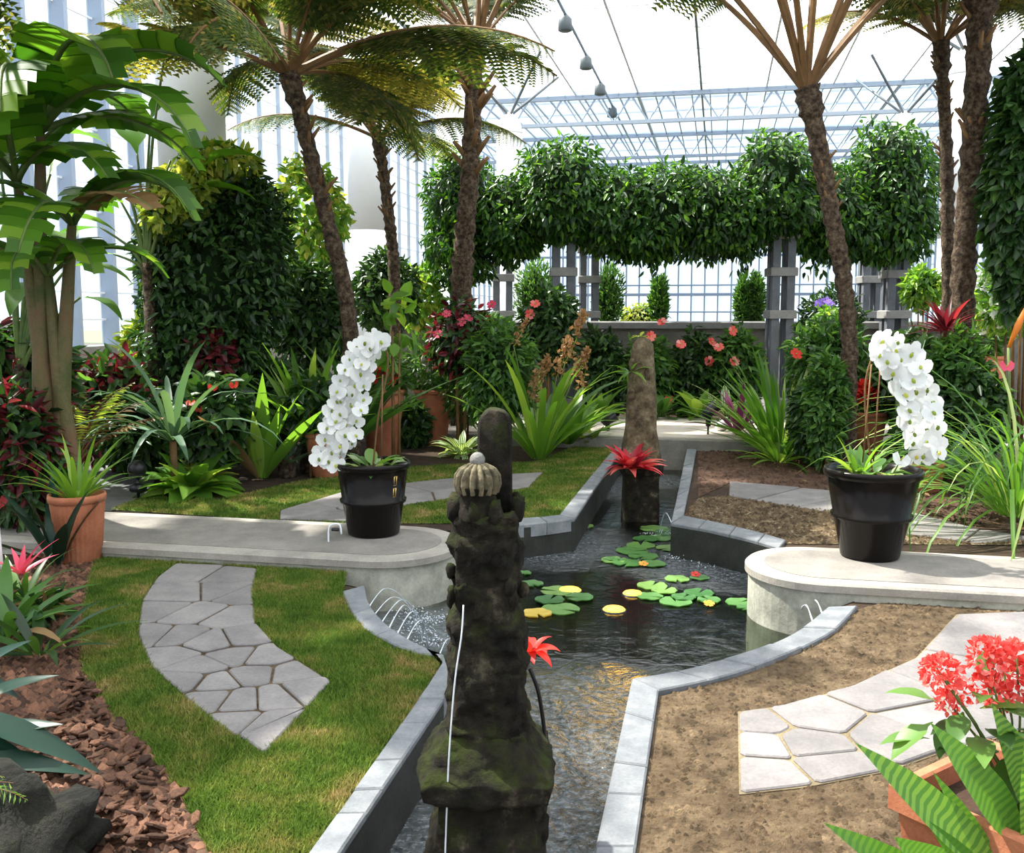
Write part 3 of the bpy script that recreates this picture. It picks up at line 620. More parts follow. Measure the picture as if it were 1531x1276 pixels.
flagstones('paved_path', 'wide path of large grey flagstones in the brown right bed', nrp, gp([(1130, 1085), (1135, 1115), (1145, 1160), (1215, 1075), (1250, 1150), (1210, 1115), (1320, 1040), (1340, 1110), (1430, 1010), (1450, 960), (1540, 950), (1470, 1080), (1400, 1080), (1560, 1040)]), base='sand')
flagstones('paved_path', 'thin grey paved strip across the far lawn behind the left black pot', gp(farpath_px), gp([(450, 768), (520, 750), (590, 738), (660, 728), (740, 720), (480, 775), (560, 762), (700, 735)]), gap=.008)
flagstones('paved_path', 'grey paved strip behind the right black pot', gp([(1091, 722), (1245, 735), (1370, 770), (1450, 790), (1560, 808), (1460, 814), (1350, 800), (1245, 768), (1089, 744)]), gp([(1130, 735), (1200, 745), (1270, 757), (1340, 778), (1420, 797), (1490, 806)]), gap=.008)
flat('floor_path', [(80, 760), (165, 765), (215, 745), (250, 690), (160, 690), (60, 720)], 0.002, 'asphalt', kind='structure', label='dark grey path behind the left ground light', category='path')
# far raised path and its kerb
a, b_ = garden(-7, 5.3, 0), garden(6, 5.3, 0)
mb = MB(); q = [garden(-8, 5.35), garden(8, 5.35), garden(8, 7.4), garden(-8, 7.4)]; prism(mb, [(p.x, p.y) for p in q], -.62, .14, .01); obj('raised_path', mb, 'pale_path', None, False, kind='structure', label='sunlit pale path across the end of the back channel', category='path')
mb = MB(); q = [garden(-8, 5.22), garden(8, 5.22), garden(8, 5.35), garden(-8, 5.35)]; prism(mb, [(p.x, p.y) for p in q], -.62, .12, .01); obj('kerb', mb, 'planter_wall', None, False, kind='structure', label='grey kerb wall closing the back channel', category='kerb')

# piers
def pier(label, end, w_, sgn, ztop, length):
    t = thing('concrete_pier', label, 'pier', (end.x, end.y, 0), -YAW)
    r = w_ / 2; arc = [(sgn * -r + sgn * r * math.cos(a), r * math.sin(a)) for a in np.linspace(-PI / 2, PI / 2, 25)]
    poly = arc + [(-sgn * length, r), (-sgn * length, -r)]
    mb = MB(); prism(mb, poly, -.62, ztop - .02, .0, 0); obj('pier_body', mb, 'concrete_side', t, False)
    ov = [(p[0] + (sgn * .02 if abs(p[0]) < r else 0), p[1] * 1.03) for p in poly]; mb = MB(); prism(mb, ov, ztop - .05, ztop, .012); obj('top_slab', mb, 'concrete', t, False)
    rin = r * .78; arc = [(sgn * -r + sgn * rin * math.cos(a), rin * math.sin(a)) for a in np.linspace(-PI / 2, PI / 2, 25)]
    mb = MB(); prism(mb, arc + [(-sgn * length, rin), (-sgn * length, -rin)], ztop - .01, ztop + .003); obj('inset_paving', mb, 'pier_inset', t, False)
    return t
PT = 0.09
el = G(680, 815, PT); er = G(1119, 838, PT)
wl = (G(575, 838, PT) - G(575, 787, PT)).length * .98; wr_ = (G(1240, 862, PT) - G(1240, 811, PT)).length * .97
pier('round-ended concrete pier under the left black pot', el, wl, 1, PT, 7.0)
pier('round-ended concrete pier under the right black pot', er, wr_, -1, PT, 7.0)

# ------------------------------------------------------------------ the glasshouse
glz = thing('ceiling', 'white glasshouse roof of shaded panes on steel rafters', 'roof', O, -YAW, kind='structure'); RZ = 8.0
u0, u1, v0, v1 = -9.0, 9.0, -8.0, 37.5; nu, nv = 10, 25; pu, pv = (u1 - u0) / nu, (v1 - v0) / nv
mb = MB(); box(mb, (0, 0, 0), (pu * .96, pv * .96, .01)); pm = {k: mesh('roof_pane', mb, k, False) for k in ('roof_shade', 'roof_glass')}
for i in range(nu):
    for j in range(nv):
        v = v0 + (j + .5) * pv; put('pane', pm['roof_shade' if v < 23.5 else 'roof_glass'], glz, (u0 + (i + .5) * pu, v, RZ))
for i in range(nu + 1):
    mb = MB(); box(mb, (0, 0, 0), (.05, v1 - v0, .09)); obj('rafter', mb, 'steel_white' if i != nu // 2 else 'steel_dark', glz, False, (u0 + i * pu, (v0 + v1) / 2, RZ - .1))
for j in range(nv + 1):
    mb = MB(); box(mb, (0, 0, 0), (u1 - u0, .035, .05)); obj('purlin', mb, 'steel_white', glz, False, (0, v0 + j * pv, RZ - .06))
for v in (23.5, 30.0, 36.5):      # lattice trusses of the far roof
    mb = MB(); box(mb, (0, v, RZ - .2), (18, .12, .12)); box(mb, (0, v, RZ - .95), (18, .1, .1))
    for k in range(18): tube(mb, [(-9 + k, v, RZ - .2), (-8.5 + k, v, RZ - .95), (-8 + k, v, RZ - .2)], .035, 5)
    obj('truss', mb, 'steel_pale', glz, False)
for k in range(34):
    mb = MB(); box(mb, (0, 0, 0), (.035, 14.0, .05)); 
    if k == 0: rib = mesh('roof_batten', mb, 'steel_pale', False)
    put('batten', rib, glz, (-8.6 + k * .52, 30.4, RZ - .16))
for u in (-2.6,):
    mb = MB(); tube(mb, [(u, -2, RZ - .35), (u, 36, RZ - .35)], .035, 6); obj('lamp_pipe', mb, 'steel_blue', glz)
    for v in (15, 18.2, 21.0, 24.0): mb = MB(); lathe(mb, [(.05, 0), (.14, -.1), (.15, -.32), (.11, -.34)], 10); obj('roof_lamp', mb, 'steel_dark', glz, True, (u, v, RZ - .36))
def side_wall(name, label, u, s):
    t = thing(name, label, 'wall', O, -YAW, kind='structure'); k = 51; st = (v1 - v0) / (k - 1)
    mb = MB(); box(mb, (u, (v0 + v1) / 2, .5), (.25, v1 - v0, 1.0)); obj('plinth', mb, 'planter_wall', t, False)
    mb = MB(); box(mb, (0, 0, 0), (.26, .09, RZ - 1)); fin = mesh('wall_fin', mb, 'steel_blue', False); mb = MB(); box(mb, (0, 0, 0), (.01, st - .08, RZ - 1)); gl = mesh('wall_pane', mb, 'wall_glass', False); mb = MB(); box(mb, (0, 0, 0), (.08, .05, RZ - 1)); slim = mesh('wall_mullion', mb, 'steel_pale', False)
    mb = MB()
    for z in [1 + .42 * i for i in range(17)]: box(mb, (u + .05, (v0 + v1) / 2, z), (.03, v1 - v0, .03))
    obj('glazing_bars', mb, 'steel_white', t, False, kind='stuff')
    for i in range(k):
        put('mullion', fin if v0 + i * st < 10.6 else slim, t, (u + s * .1, v0 + i * st, 1 + (RZ - 1) / 2))
        if i < k - 1: put('pane', gl, t, (u, v0 + (i + .5) * st, 1 + (RZ - 1) / 2))
side_wall('wall_left', 'glazed left wall with tall blue-grey mullions', u0, 1); side_wall('wall_right', 'glazed right wall with tall blue-grey mullions', u1, -1)
t = thing('wall_back', 'glazed back wall with fine mullions and a rail', 'wall', O, -YAW, kind='structure'); k = 33; st = 18 / (k - 1)
mb = MB(); box(mb, (0, v1, .35), (18, .25, .7)); obj('plinth', mb, 'planter_wall', t, False)
mb = MB(); box(mb, (0, 0, 0), (.06, .12, RZ - .7)); fin = mesh('wall_fin', mb, 'steel_blue', False); mb = MB(); box(mb, (0, 0, 0), (st - .05, .01, RZ - .7)); gl = mesh('wall_pane', mb, 'wall_glass', False)
for i in range(k):
    put('mullion', fin, t, (-9 + i * st, v1, .7 + (RZ - .7) / 2))
    if i < k - 1: put('pane', gl, t, (-9 + (i + .5) * st, v1, .7 + (RZ - .7) / 2))
for z, h in ((2.35, .12), (2.75, .06), (4.0, .1), (4.7, .06), (5.4, .1), (6.2, .1), (7.0, .1), (7.5, .06), (1.6, .06)): mb = MB(); box(mb, (0, v1 - .06, z), (18, .1, h)); obj('rail', mb, 'steel_blue', t, False)
# white columns with struts
def column(label, u, v, cr=.34, top=6.7):
    t = thing('white_column', label, 'column', garden(u, v), -YAW, 'white columns of the glasshouse')
    mb = MB(); lathe(mb, [(cr, 0), (cr, 3.0), (cr * .985, 3.0), (cr * .985, 3.03), (cr, 3.03), (cr, top - .5)], 28); obj('shaft', mb, 'column_white', t)
    mb = MB(); lathe(mb, [(cr, top - .5), (cr * 1.02, top - .45), (cr * .8, top - .15), (cr * .3, top), (.08, top + .05)], 28); obj('cap', mb, 'column_white', t)
    for a in range(4):
        q = PI / 4 + a * PI / 2; mb = MB(); tube(mb, [(.06 * math.cos(q), .06 * math.sin(q), top), (1.5 * math.cos(q), 1.9 * math.sin(q), RZ - .1)], .035, 6); obj('strut', mb, 'steel_dark', t)
column('broad white column behind the leafy mound on the left', -5.35, 4.9, .38); column('white column behind the slim tree fern on the left', -5.68, 11.5); column('white column with its top showing beside the middle tree fern', -5.25, 15.7); column('white column with radiating struts above the vine', -4.85, 20.0)
column('white column seen between the two trunks on the right', 5.3, 15.8); column('white column capped with struts behind the right vine dome', 5.25, 22.0)
# outside
mb = MB(); q = [garden(-60, 40), garden(60, 40), garden(60, 75), garden(-60, 75)]; prism(mb, [(p.x, p.y) for p in q], -.3, .02); obj('ground_outside', mb, 'lawn', None, False, kind='structure', label='grass outside the back wall', category='lawn')

# ------------------------------------------------------------------ pergola and vine
pg = thing('pergola', 'grey pergola of bundled posts carrying the trimmed vine', 'pergola', gd(1000, 14.5))
def post(px, d, ztop, scale=1.0):
    b0 = gd(px, d); e = bpy.data.objects.new('pergola_post', None); COL.objects.link(e); e.parent = pg; e.location = b0 - pg.location
    for sx in (-1, 1):
        for sy in (-1, 1): mb = MB(); bevbox(mb, (sx * .105 * scale, sy * .105 * scale, ztop / 2), (.11 * scale, .11 * scale, ztop), .008); obj('upright', mb, 'post_grey', e, False)
    for z, h, w_ in ((ztop, .12, .40), (ztop - .52, .12, .38), (ztop - 1.12, .12, .38), (.15, .3, .42)): mb = MB(); bevbox(mb, (0, 0, z), (w_ * scale, w_ * scale, h), .015); obj('collar', mb, 'post_cap', e, False)
for px, d, zt in ((841, 14.0, 2.62), (1161, 14.0, 2.62), (752, 16.2, 2.62), (879, 17.0, 2.62), (1293, 17.0, 2.62), (1330, 14.8, 2.62), (690, 15.0, 2.62)): post(px, d, zt)
def beam(a, b_, z, nm='beam'):
    A, B = gd(a[0], a[1]), gd(b_[0], b_[1]); mb = MB(); tube(mb, [A - pg.location + Vector((0, 0, z)), B - pg.location + Vector((0, 0, z))], .08, 6); obj(nm, mb, 'post_grey', pg)
for a, b_ in (((690, 15), (841, 14)), ((841, 14), (1161, 14)), ((1161, 14), (1330, 14.8)), ((752, 16.2), (879, 17)), ((879, 17), (1293, 17)), ((690, 15), (752, 16.2)), ((1293, 17), (1330, 14.8))): beam(a, b_, 2.75)
vt = thing('vine_canopy', 'dense trimmed green vine with four domes on top of the pergola', 'vine', gd(1000, 14.5)); bl = []
def vb(px, py, rx, ry, d, dep=.8):
    c = P(px, py, d); bl.append((tuple(c - vt.location), (rx * d / FPX, dep, ry * d / FPX)))
for a in ((692, 302, 58, 74, 14.8), (690, 375, 52, 50, 14.8), (838, 288, 68, 76, 14.0), (838, 320, 62, 40, 14), (1157, 278, 60, 80, 14.0), (1157, 318, 66, 34, 14), (1330, 276, 66, 90, 14.4), (1330, 335, 62, 55, 14.4), (765, 328, 50, 62, 14.4), (925, 316, 55, 62, 14), (985, 318, 60, 66, 14), (1050, 316, 60, 66, 14), (1105, 322, 50, 60, 14), (1242, 318, 50, 66, 14.2), (1265, 340, 40, 50, 14.2), (905, 340, 40, 32, 14), (960, 352, 40, 36, 14), (1090, 338, 42, 34, 14), (930, 330, 60, 45, 16.5), (1060, 330, 70, 45, 16.5), (1200, 330, 70, 45, 16.5), (770, 350, 40, 32, 14.4)): vb(*a)
put('foliage', foliage_mesh('vine_foliage', bl, 36000, .125, 'vine', .42, .75, True, (.70, 1.05)), vt, kind='stuff')
for i in range(26):      # hanging ends
    px = random.choice((random.uniform(905, 990), random.uniform(990, 1120), random.uniform(1190, 1250), random.uniform(640, 700), random.uniform(1290, 1390))); c = P(px, random.uniform(355, 375), 14) - vt.location; k = 26; ln = random.uniform(.1, .42)
    tt = rng.uniform(0, 1, k); p = np.array(c) + np.stack([rng.normal(0, .06, k), rng.normal(0, .06, k), -tt * ln], 1); v, q = leaves_np(p, unit(rng.normal(size=(k, 3)) * .5 + np.array([0, 0, -1])), unit(rng.normal(size=(k, 3))), np.full(k, .13), np.full(k, .055)); put('trailing_shoot', mesh_np('trailing_shoot', v, q, 'vine'), vt)
# planter wall with ledge behind the far flower bed
mb = MB(); q = [gd(560, 15.6), gd(1600, 15.0), gd(1600, 15.3), gd(560, 15.9)]; prism(mb, [(p.x, p.y) for p in q], 0, 1.28); obj('planter_wall', mb, 'planter_wall', None, False, kind='structure', label='low grey wall behind the far flower bed', category='wall')
mb = MB(); q = [gd(555, 15.45), gd(1605, 14.85), gd(1605, 15.4), gd(555, 16.0)]; prism(mb, [(p.x, p.y) for p in q], 1.28, 1.39, .02); obj('wall_ledge', mb, 'post_cap', None, False, kind='structure', label='grey stone ledge on top of the low wall', category='ledge')

# ------------------------------------------------------------------ tree ferns
def tree_fern(label, base, top, d0, d1, r0, nf, L, tilt, arch, seed, bare=.2, r1=None):
    b0 = gd(base[0], d0); tp = P(top[0], top[1], d1); t = thing('tree_fern', label, 'tree fern', b0); rr = random.Random(seed)
    h = tp - b0; pb = P(base[0], base[1], (d0 + d1) / 2) - b0 if base[1] else h * .4; pts = spline([(0, 0, -.05), pb, pb.lerp(h, .5) + Vector((.02, 0, 0)), h], 66); mb = MB()
    rs = []
    for i in range(66):
        f = i / 65; rs.append((r0 + ((r1 or r0 * .8) - r0) * f) * (1 + .09 * (i % 3 - 1)) * (1.35 if f > .9 else 1) * (1.25 if f < .08 else 1))
    tube(mb, pts, rs, 12); roughen(mb, r0 * .22, 17, seed); obj('trunk', mb, 'trunk', t)
    for i in range(24):      # cut stubs of old fronds below the crown
        f = rr.uniform(.62, .97); k = min(int(f * 65), 64); c = pts[k]; a = rr.random() * 6.3; dr = Vector((math.cos(a), math.sin(a), 1.1)); mb = MB(); tube(mb, [c + dr * r0 * .3, c + dr * r0 * rr.uniform(1.3, 2.0)], [r0 * .3, r0 * .14], 5); obj('frond_stub', mb, 'petiole', t)
    for i in range(nf):
        az = i * GA + seed; tl = tilt[0] + (tilt[1] - tilt[0]) * rr.random(); me = frond_mesh(rr.choice((arch * .8, arch, arch * 1.2)), 'fernlight' if i % 4 == 1 else 'fern', rr.randint(0, 2), bare=bare)
        put('frond', me, t, h + Vector((math.cos(az), math.sin(az), 0)) * r0 * .6, lrot(az, tl, rr.uniform(-.25, .25)), L * rr.uniform(.8, 1.1))
    return t
tree_fern('tall leaning tree fern behind the left orchid pot', (522, 480), (432, 108), 9.8, 9.3, .085, 24, 2.4, (.25, 1.25), 1.1, 1.0)
tree_fern('slim tree fern before the second white column', (590, 425), (566, 205), 12.6, 12.6, .08, 18, 1.9, (.3, 1.15), .9, 2.3)
tree_fern('straight tree fern left of the vine whose crown leaves the picture', (690, 430), (712, 55), 12.0, 11.6, .15, 16, 2.4, (.7, 1.35), .7, 3.1, r1=.088)
tree_fern('tree fern with a fan of bare brown stalks before the vine', (1268, 480), (1206, 130), 9.2, 9.0, .07, 15, 2.9, (.9, 1.36), .55, 4.2, .4, r1=.085)
tree_fern('slim dark tree fern crossing the thick trunk on the right', (1418, 430), (1407, 62), 10.6, 10.6, .078, 18, 2.0, (.45, 1.15), 1.0, 5.5)
tree_fern('thick pale tree fern trunk at the right whose crown is above the picture', (1440, 430), (1468, -40), 9.8, 9.6, .11, 14, 2.3, (.5, 1.2), .9, 6.4, r1=.115)
tree_fern('tree fern at the far left whose fronds hang into the corner', (-110, 480), (-60, -80), 6.4, 6.2, .09, 18, 2.1, (-.1, .9), 1.0, 7.7)

# ------------------------------------------------------------------ fountain figures
def dens(pr, k=5):
    out = []
    for (a, b_), (c, d_) in zip(pr, pr[1:]): out += [(a + (c - a) * i / k, b_ + (d_ - b_) * i / k) for i in range(k)]
    return out + [pr[-1]]
def statue(label, px, d, face, zs=1.0):
    c = gd(px, d); t = thing('stone_fountain', label, 'statue', (c.x, c.y, WZ - .38), 0); k = 2.5 / FPX; z0 = -(WZ - .38)
    def zz(py): return Z(py, 2.5) * zs + z0
    mb = MB(); h1 = zz(1165)
    prof = lambda l: dens(l)
    lathe(mb, prof([(.19, 0), (.19, .2), (.165, .24), (.155, zz(1240)), (.125, h1 - .05), (.12, h1 - .02)]), 64, sq=.75); roughen(mb, .018, 14, 1); roughen(mb, .008, 40, 1); obj('pedestal', mb, 'mossy_stone', t)
    mb = MB(); lathe(mb, prof([(.13, h1 - .03), (.178, h1), (.182, zz(1138)), (.17, zz(1128)), (.15, zz(1118)), (.125, zz(1100)), (.108, zz(1085))]), 64, sq=.7); roughen(mb, .014, 16, 2); roughen(mb, .006, 50, 4); obj('ledge', mb, 'mossy_stone', t)
    mb = MB(); lathe(mb, prof([(.105, zz(1110)), (.112, zz(1078)), (.100, zz(1050)), (.106, zz(1010)), (.104, zz(985)), (.094, zz(960)), (.098, zz(930)), (.089, zz(905)), (.093, zz(870)), (.085, zz(850)), (.090, zz(815)), (.083, zz(800)), (.089, zz(772)), (.082, zz(764)), (.055, zz(764))]), 64, sq=.35); roughen(mb, .020, 12, 3); roughen(mb, .013, 33, 5); roughen(mb, .006, 80, 7); obj('torso', mb, 'mossy_stone', t)
    for sx, sy in ((-1, -.4), (1, -.3), (-1, .6), (1, .6), (-.35, -1), (.3, -1)):
        mb = MB(); ball(mb, (sx * .082, sy * .075, zz(762)), (.02, .022, .035), 8, 6, 0, .5, sx); obj('shoulder_ornament', mb, 'mossy_stone', t)
    for i in range(14):
        a = random.random() * 6.3; mb = MB(); q = (.1 * math.cos(a), .1 * math.sin(a), zz(random.uniform(790, 950))); ball(mb, q, (.014, .014, .022), 7, 5, 0, .5, i); obj('carved_boss', mb, 'mossy_stone', t)
    for qx, qy, py in ((-.125, -.09, 1235), (.12, -.07, 1190), (.12, .1, 1215)): mb = MB(); ball(mb, (qx, qy, zz(py) - .06), (.045, .045, .08), 14, 10, 0, .4, py); roughen(mb, .008, 40, 1); obj('mossy_knob', mb, 'mossy_stone', t)
    hx, hy = -.022, -.04
    mb = MB(); lathe(mb, prof([(.05, zz(775)), (.047, zz(755)), (.046, zz(735)), (.052, zz(725))]), 20, (hx, hy, 0)); roughen(mb, .008, 30, 4); obj('head', mb, 'mossy_stone', t)
    mb = MB(); lathe(mb, prof([(.046, zz(735)), (.052, zz(722)), (.050, zz(708)), (.040, zz(698)), (.022, zz(692)), (.01, zz(690))]), 96, (hx, hy, 0), ribs=14, rdepth=.42); obj('ribbed_headdress', mb, 'pale_stone', t)
    mb = MB(); ball(mb, (hx, hy, zz(686)), .020, 14, 10, 0, .05); obj('finial_ball', mb, 'ball_stone', t)
    mb = MB(); sl = []; hw = .046
    zt = zz(613); zb = zz(790)
    outl = [(-hw, zb), (hw, zb), (hw, zt - .05)] + [(hw * math.cos(a), zt - .05 + .05 * math.sin(a)) for a in np.linspace(.25, PI - .25, 9)] + [(-hw, zt - .05)]
    n = len(outl)
    for yy, f in ((.0, .85), (.014, 1.0), (.075, 1.0), (.09, .85)): sl += [(x * f + .022, yy, zb + (z - zb) * (1 if f == 1 else .985)) for x, z in outl]
    fs = [tuple(range(n)), tuple(range(4 * n - 1, 3 * n - 1, -1))] + [(k_ * n + i, (k_ + 1) * n + i, (k_ + 1) * n + (i + 1) % n, k_ * n + (i + 1) % n) for k_ in range(3) for i in range(n)]
    mb.add(sl, fs); roughen(mb, .006, 20, 6); obj('back_slab', mb, 'mossy_stone', t)
    t.rotation_euler.z = face; return t
s1 = statue('large mossy stone fountain figure with a ribbed headdress in the near channel', 729, 2.52, 0)
c2 = gd(957, 8.1); s2 = thing('stone_fountain', 'distant weathered brown stone fountain figure in the back channel', 'statue', (c2.x, c2.y, WZ - .38)); z0 = -(WZ - .38); zf = lambda py: Z(py, 8.1) + z0
mb = MB(); lathe(mb, [(.17, 0), (.17, .3), (.155, .36), (.155, zf(715)), (.16, zf(700))], 32, sq=.7); roughen(mb, .014, 12, 8); obj('pedestal', mb, 'mossy_stone', s2)
mb = MB(); lathe(mb, [(.165, zf(702)), (.17, zf(690)), (.155, zf(668)), (.13, zf(640)), (.122, zf(600)), (.105, zf(560)), (.092, zf(530)), (.085, zf(515)), (.06, zf(508)), (.02, zf(505))], 36, sq=.3); roughen(mb, .014, 12, 9); roughen(mb, .007, 34, 3); obj('torso', mb, 'brown_stone', s2)
mb = MB(); lathe(mb, [(.175, zf(706)), (.185, zf(700)), (.185, zf(692)), (.165, zf(686))], 32, sq=.7); roughen(mb, .01, 18, 2); obj('ledge', mb, 'mossy_stone', s2)
for k, (px, py) in enumerate(((945, 545), (968, 560), (944, 590), (966, 620))): mb = MB(); ball(mb, P(px, py, 8.0) - s2.location, (.03, .03, .05), 8, 6, 0, .5, k); obj('carved_boss', mb, 'brown_stone', s2)
rosette('air_plant', 'pale leaves growing on the side of the distant figure', 'plant', P(942, 560, 8.02), 12, .2, .2, 'lance', .8, 'bright', (-.4, .9), .02); rosette('air_plant', 'pale tuft on the top of the distant figure', 'plant', P(957, 507, 8.1), 8, .09, .3, 'lance', .8, 'limeyellow', (0, .8), .01)
def bromeliad(label, loc, n, L, mat, group=None, tilt=(.1, 1.2), wr=.2):
    return rosette('bromeliad', label, 'bromeliad', loc, n, L, wr, 'sword', .8, mat, tilt, .02, group)
bromeliad('red bromeliad fixed to the front of the distant fountain figure', P(943, 705, 7.82), 44, .27, 'redbromeliad', wr=.34); bromeliad('small scarlet bromeliad peeping out beside the near fountain figure', P(792, 982, 2.66), 12, .068, 'redflower', tilt=(-.2, 1.2), wr=.5)
mb = MB(); tube(mb, spline([P(792, 1000, 2.62), P(806, 1040, 2.62), P(815, 1110, 2.62), P(813, 1180, 2.6), P(810, 1290, 2.6)], 20), .006, 6); obj('hose', mb, 'dark_hose', label='thin black hose behind the near fountain figure', category='hose')
mb = MB(); tube(mb, spline([P(693, 905, 2.40), P(690, 950, 2.38), P(680, 1020, 2.37), P(672, 1120, 2.36), P(668, 1210, 2.36), P(664, 1330, 2.36)], 24), .0024, 6); obj('water_jet', mb, 'jet_water', label='thin stream falling down the near fountain figure', category='water jet')

# water jets of the pond rim
def jet(label, pts, r=.003, group=None):
    a, m_, e = pts; A = G(*a); E = G(e[0], e[1], WZ); M_ = P(m_[0], m_[1], (A.y + E.y) / 2); mb = MB(); tube(mb, spline([A, A.lerp(M_, .55) + Vector((0, 0, .02)), M_, M_.lerp(E, .5) + Vector((0, 0, .025)), E], 14), [r * (1 + .3 * math.sin(i * 1.7)) for i in range(14)], 5); obj('water_jet', mb, 'jet_water', label=label, category='water jet', group=group)
for i, p in enumerate((((549, 912), (578, 880), (612, 908)), ((556, 925), (590, 893), (622, 922)), ((568, 935), (602, 897), (630, 930)), ((580, 943), (606, 905), (626, 948)), ((592, 952), (618, 915), (632, 962)), ((606, 962), (630, 928), (641, 968)), ((655, 985), (672, 955), (690, 972)))):
    jet(['backmost arching jet from the left rim', 'second arching jet from the back on the left rim', 'third arching jet from the back on the left rim', 'tall middle arching jet of the left rim', 'arching jet of the left rim just before the middle one', 'frontmost of the packed jets on the left rim', 'lone short jet beside the near fountain figure'][i], p, group='arching jets of the left rim')
for i, p in enumerate((((785, 780), (795, 778), (803, 815)), ((812, 780), (822, 778), (832, 812)), ((830, 778), (843, 776), (845, 816)))): jet('jet falling from the far lawn edging, ' + ('nearest the fountain figure', 'middle of the three', 'nearest the back channel')[i], p, .0035, 'jets below the far lawn')
for i, p in enumerate((((1092, 800), (1080, 800), (1068, 840)), ((1106, 804), (1093, 804), (1082, 838)), ((1120, 808), (1108, 808), (1094, 838)), ((1004, 782), (994, 768), (985, 800)))): jet(('jet under the sandy bed farthest from the right pier', 'middle jet under the sandy bed', 'jet under the sandy bed beside the right pier', 'short looping jet at the mouth of the back channel')[i], p, .0035, 'jets below the sandy bed')
for i, p in enumerate((((1215, 930), (1203, 905), (1190, 935)), ((1230, 920), (1217, 898), (1205, 928)))): jet(('low jet from the right arc near the bed corner', 'low jet from the right arc under the pier')[i], p, .004, 'low jets of the right arc')
# splashes where the jets meet the water (uncountable drops)
def drops(label, spots, n, spread):
    VV = []; Q = []; o = 0; base = np.array([(1, 0, 0), (-1, 0, 0), (0, 1, 0), (0, -1, 0), (0, 0, 1), (0, 0, -1)], float); f = np.array([(0, 2, 4), (2, 1, 4), (1, 3, 4), (3, 0, 4), (2, 0, 5), (1, 2, 5), (3, 1, 5), (0, 3, 5)])
    for px, py in spots:
        c = np.array(G(px, py, WZ)); p = c + rng.normal(size=(n, 3)) * np.array([spread, spread, spread * .3]); p[:, 2] = np.maximum(p[:, 2], WZ + .002); s = rng.uniform(.002, .007, n)
        v = p[:, None] + base[None] * s[:, None, None]; VV.append(v.reshape(-1, 3)); Q.append((np.arange(n)[:, None, None] * 6 + f[None] + o).reshape(-1, 3) if False else ((np.arange(n)[:, None, None] * 6 + f[None]).reshape(-1, 3) + o)); o += n * 6
    put('splash', mesh_np('splash', np.concatenate(VV), np.concatenate(Q), 'jet_water', smooth=True), kind='stuff', label=label, category='splash')
drops('white splash drops at the left rim jets', [(615, 915), (625, 930), (632, 945), (640, 962), (650, 925)], 70, .05); drops('white splash drops under the far lawn jets', [(803, 815), (832, 812), (846, 816)], 60, .04); drops('white splash drops under the sandy bed jets', [(1066, 842), (1082, 840), (1094, 838), (985, 800), (1020, 835)], 60, .06); drops('white splash drops beside the right pier', [(1190, 935), (1205, 925)], 70, .05)

# lily pads
def pad_mesh(mat):
    mb = MB(); vs = [(0, 0, 0)]; k = 18
    for i in range(k + 1): a = .18 + (2 * PI - .36) * i / k; r = .5 * (1 + .03 * math.sin(i * 3)); vs.append((r * math.cos(a), r * math.sin(a), (.004 + .003 * math.sin(i * 1.9))))
    mb.add(vs, [(0, i, i + 1) for i in range(1, k + 1)]); vs2 = [(x, y, z - .006) for x, y, z in vs]; mb.add(vs2, [(0, i + 1, i) for i in range(1, k + 1)]); return mesh('lily_pad', mb, mat)
padm = {k: pad_mesh(k) for k in ('lilypad', 'lilyyellow')}
clusters = {'left': [(795, 873, 36), (783, 857, 24), (833, 884, 52), (822, 897, 46), (838, 911, 60), (803, 917, 46), (866, 893, 44)], 'right': [(975, 876, 46), (993, 883, 40), (1012, 866, 38), (1046, 864, 30), (1010, 900, 50), (972, 892, 40), (1045, 887, 46), (1060, 897, 36), (1106, 901, 44), (1116, 909, 30), (1022, 893, 38)], 'back': [(872, 787, 32), (978, 791, 44), (1002, 797, 50), (966, 806, 40), (945, 824, 50), (985, 805, 40), (1030, 801, 40), (1052, 808, 34), (962, 832, 46), (918, 838, 40), (938, 842, 46), (976, 843, 40), (958, 816, 44), (1000, 820, 40), (915, 836, 26)]}
desc = {'left': 'left group beside the near fountain figure', 'right': 'right group towards the right pier', 'back': 'back group below the sandy bed'}
def rank(l, i):
    xs = sorted(range(len(l)), key=lambda k: l[k][0]); p = xs.index(i); W = ['first', 'second', 'third', 'fourth', 'fifth', 'sixth', 'seventh', 'eighth', 'ninth', 'tenth', 'eleventh', 'twelfth', 'thirteenth', 'fourteenth', 'fifteenth', 'sixteenth']; return W[p]
for cl, l in clusters.items():
    for i, (px, py, w_) in enumerate(l):
        c = G(px, py, WZ + .006 + .002 * (i % 4)); mt = 'lilyyellow' if (cl == 'left' and i == 5) else 'lilypad'; put('lily_pad', padm[mt], None, c, (0, 0, random.random() * 6), (w_ * c.y / FPX, w_ * c.y / FPX, 1), label=('yellow' if mt == 'lilyyellow' else 'green') + ' lily pad, ' + rank(l, i) + ' from the left in the ' + desc[cl], category='lily pad', group='lily pads, ' + cl)
for px, py, lb in ((962, 846, 'orange water lily bud among the back lily pads'), (1060, 906, 'orange water lily bud among the right lily pads'), (1040, 862, 'dark red lily bud behind the right lily pads')):
    t = thing('water_lily', lb, 'flower', G(px, py, WZ + .01)); put('flower', flower_mesh('five', 'orange' if 'orange' in lb else 'redflower'), t, (0, 0, .01), (0.3, 0, 0), .065)
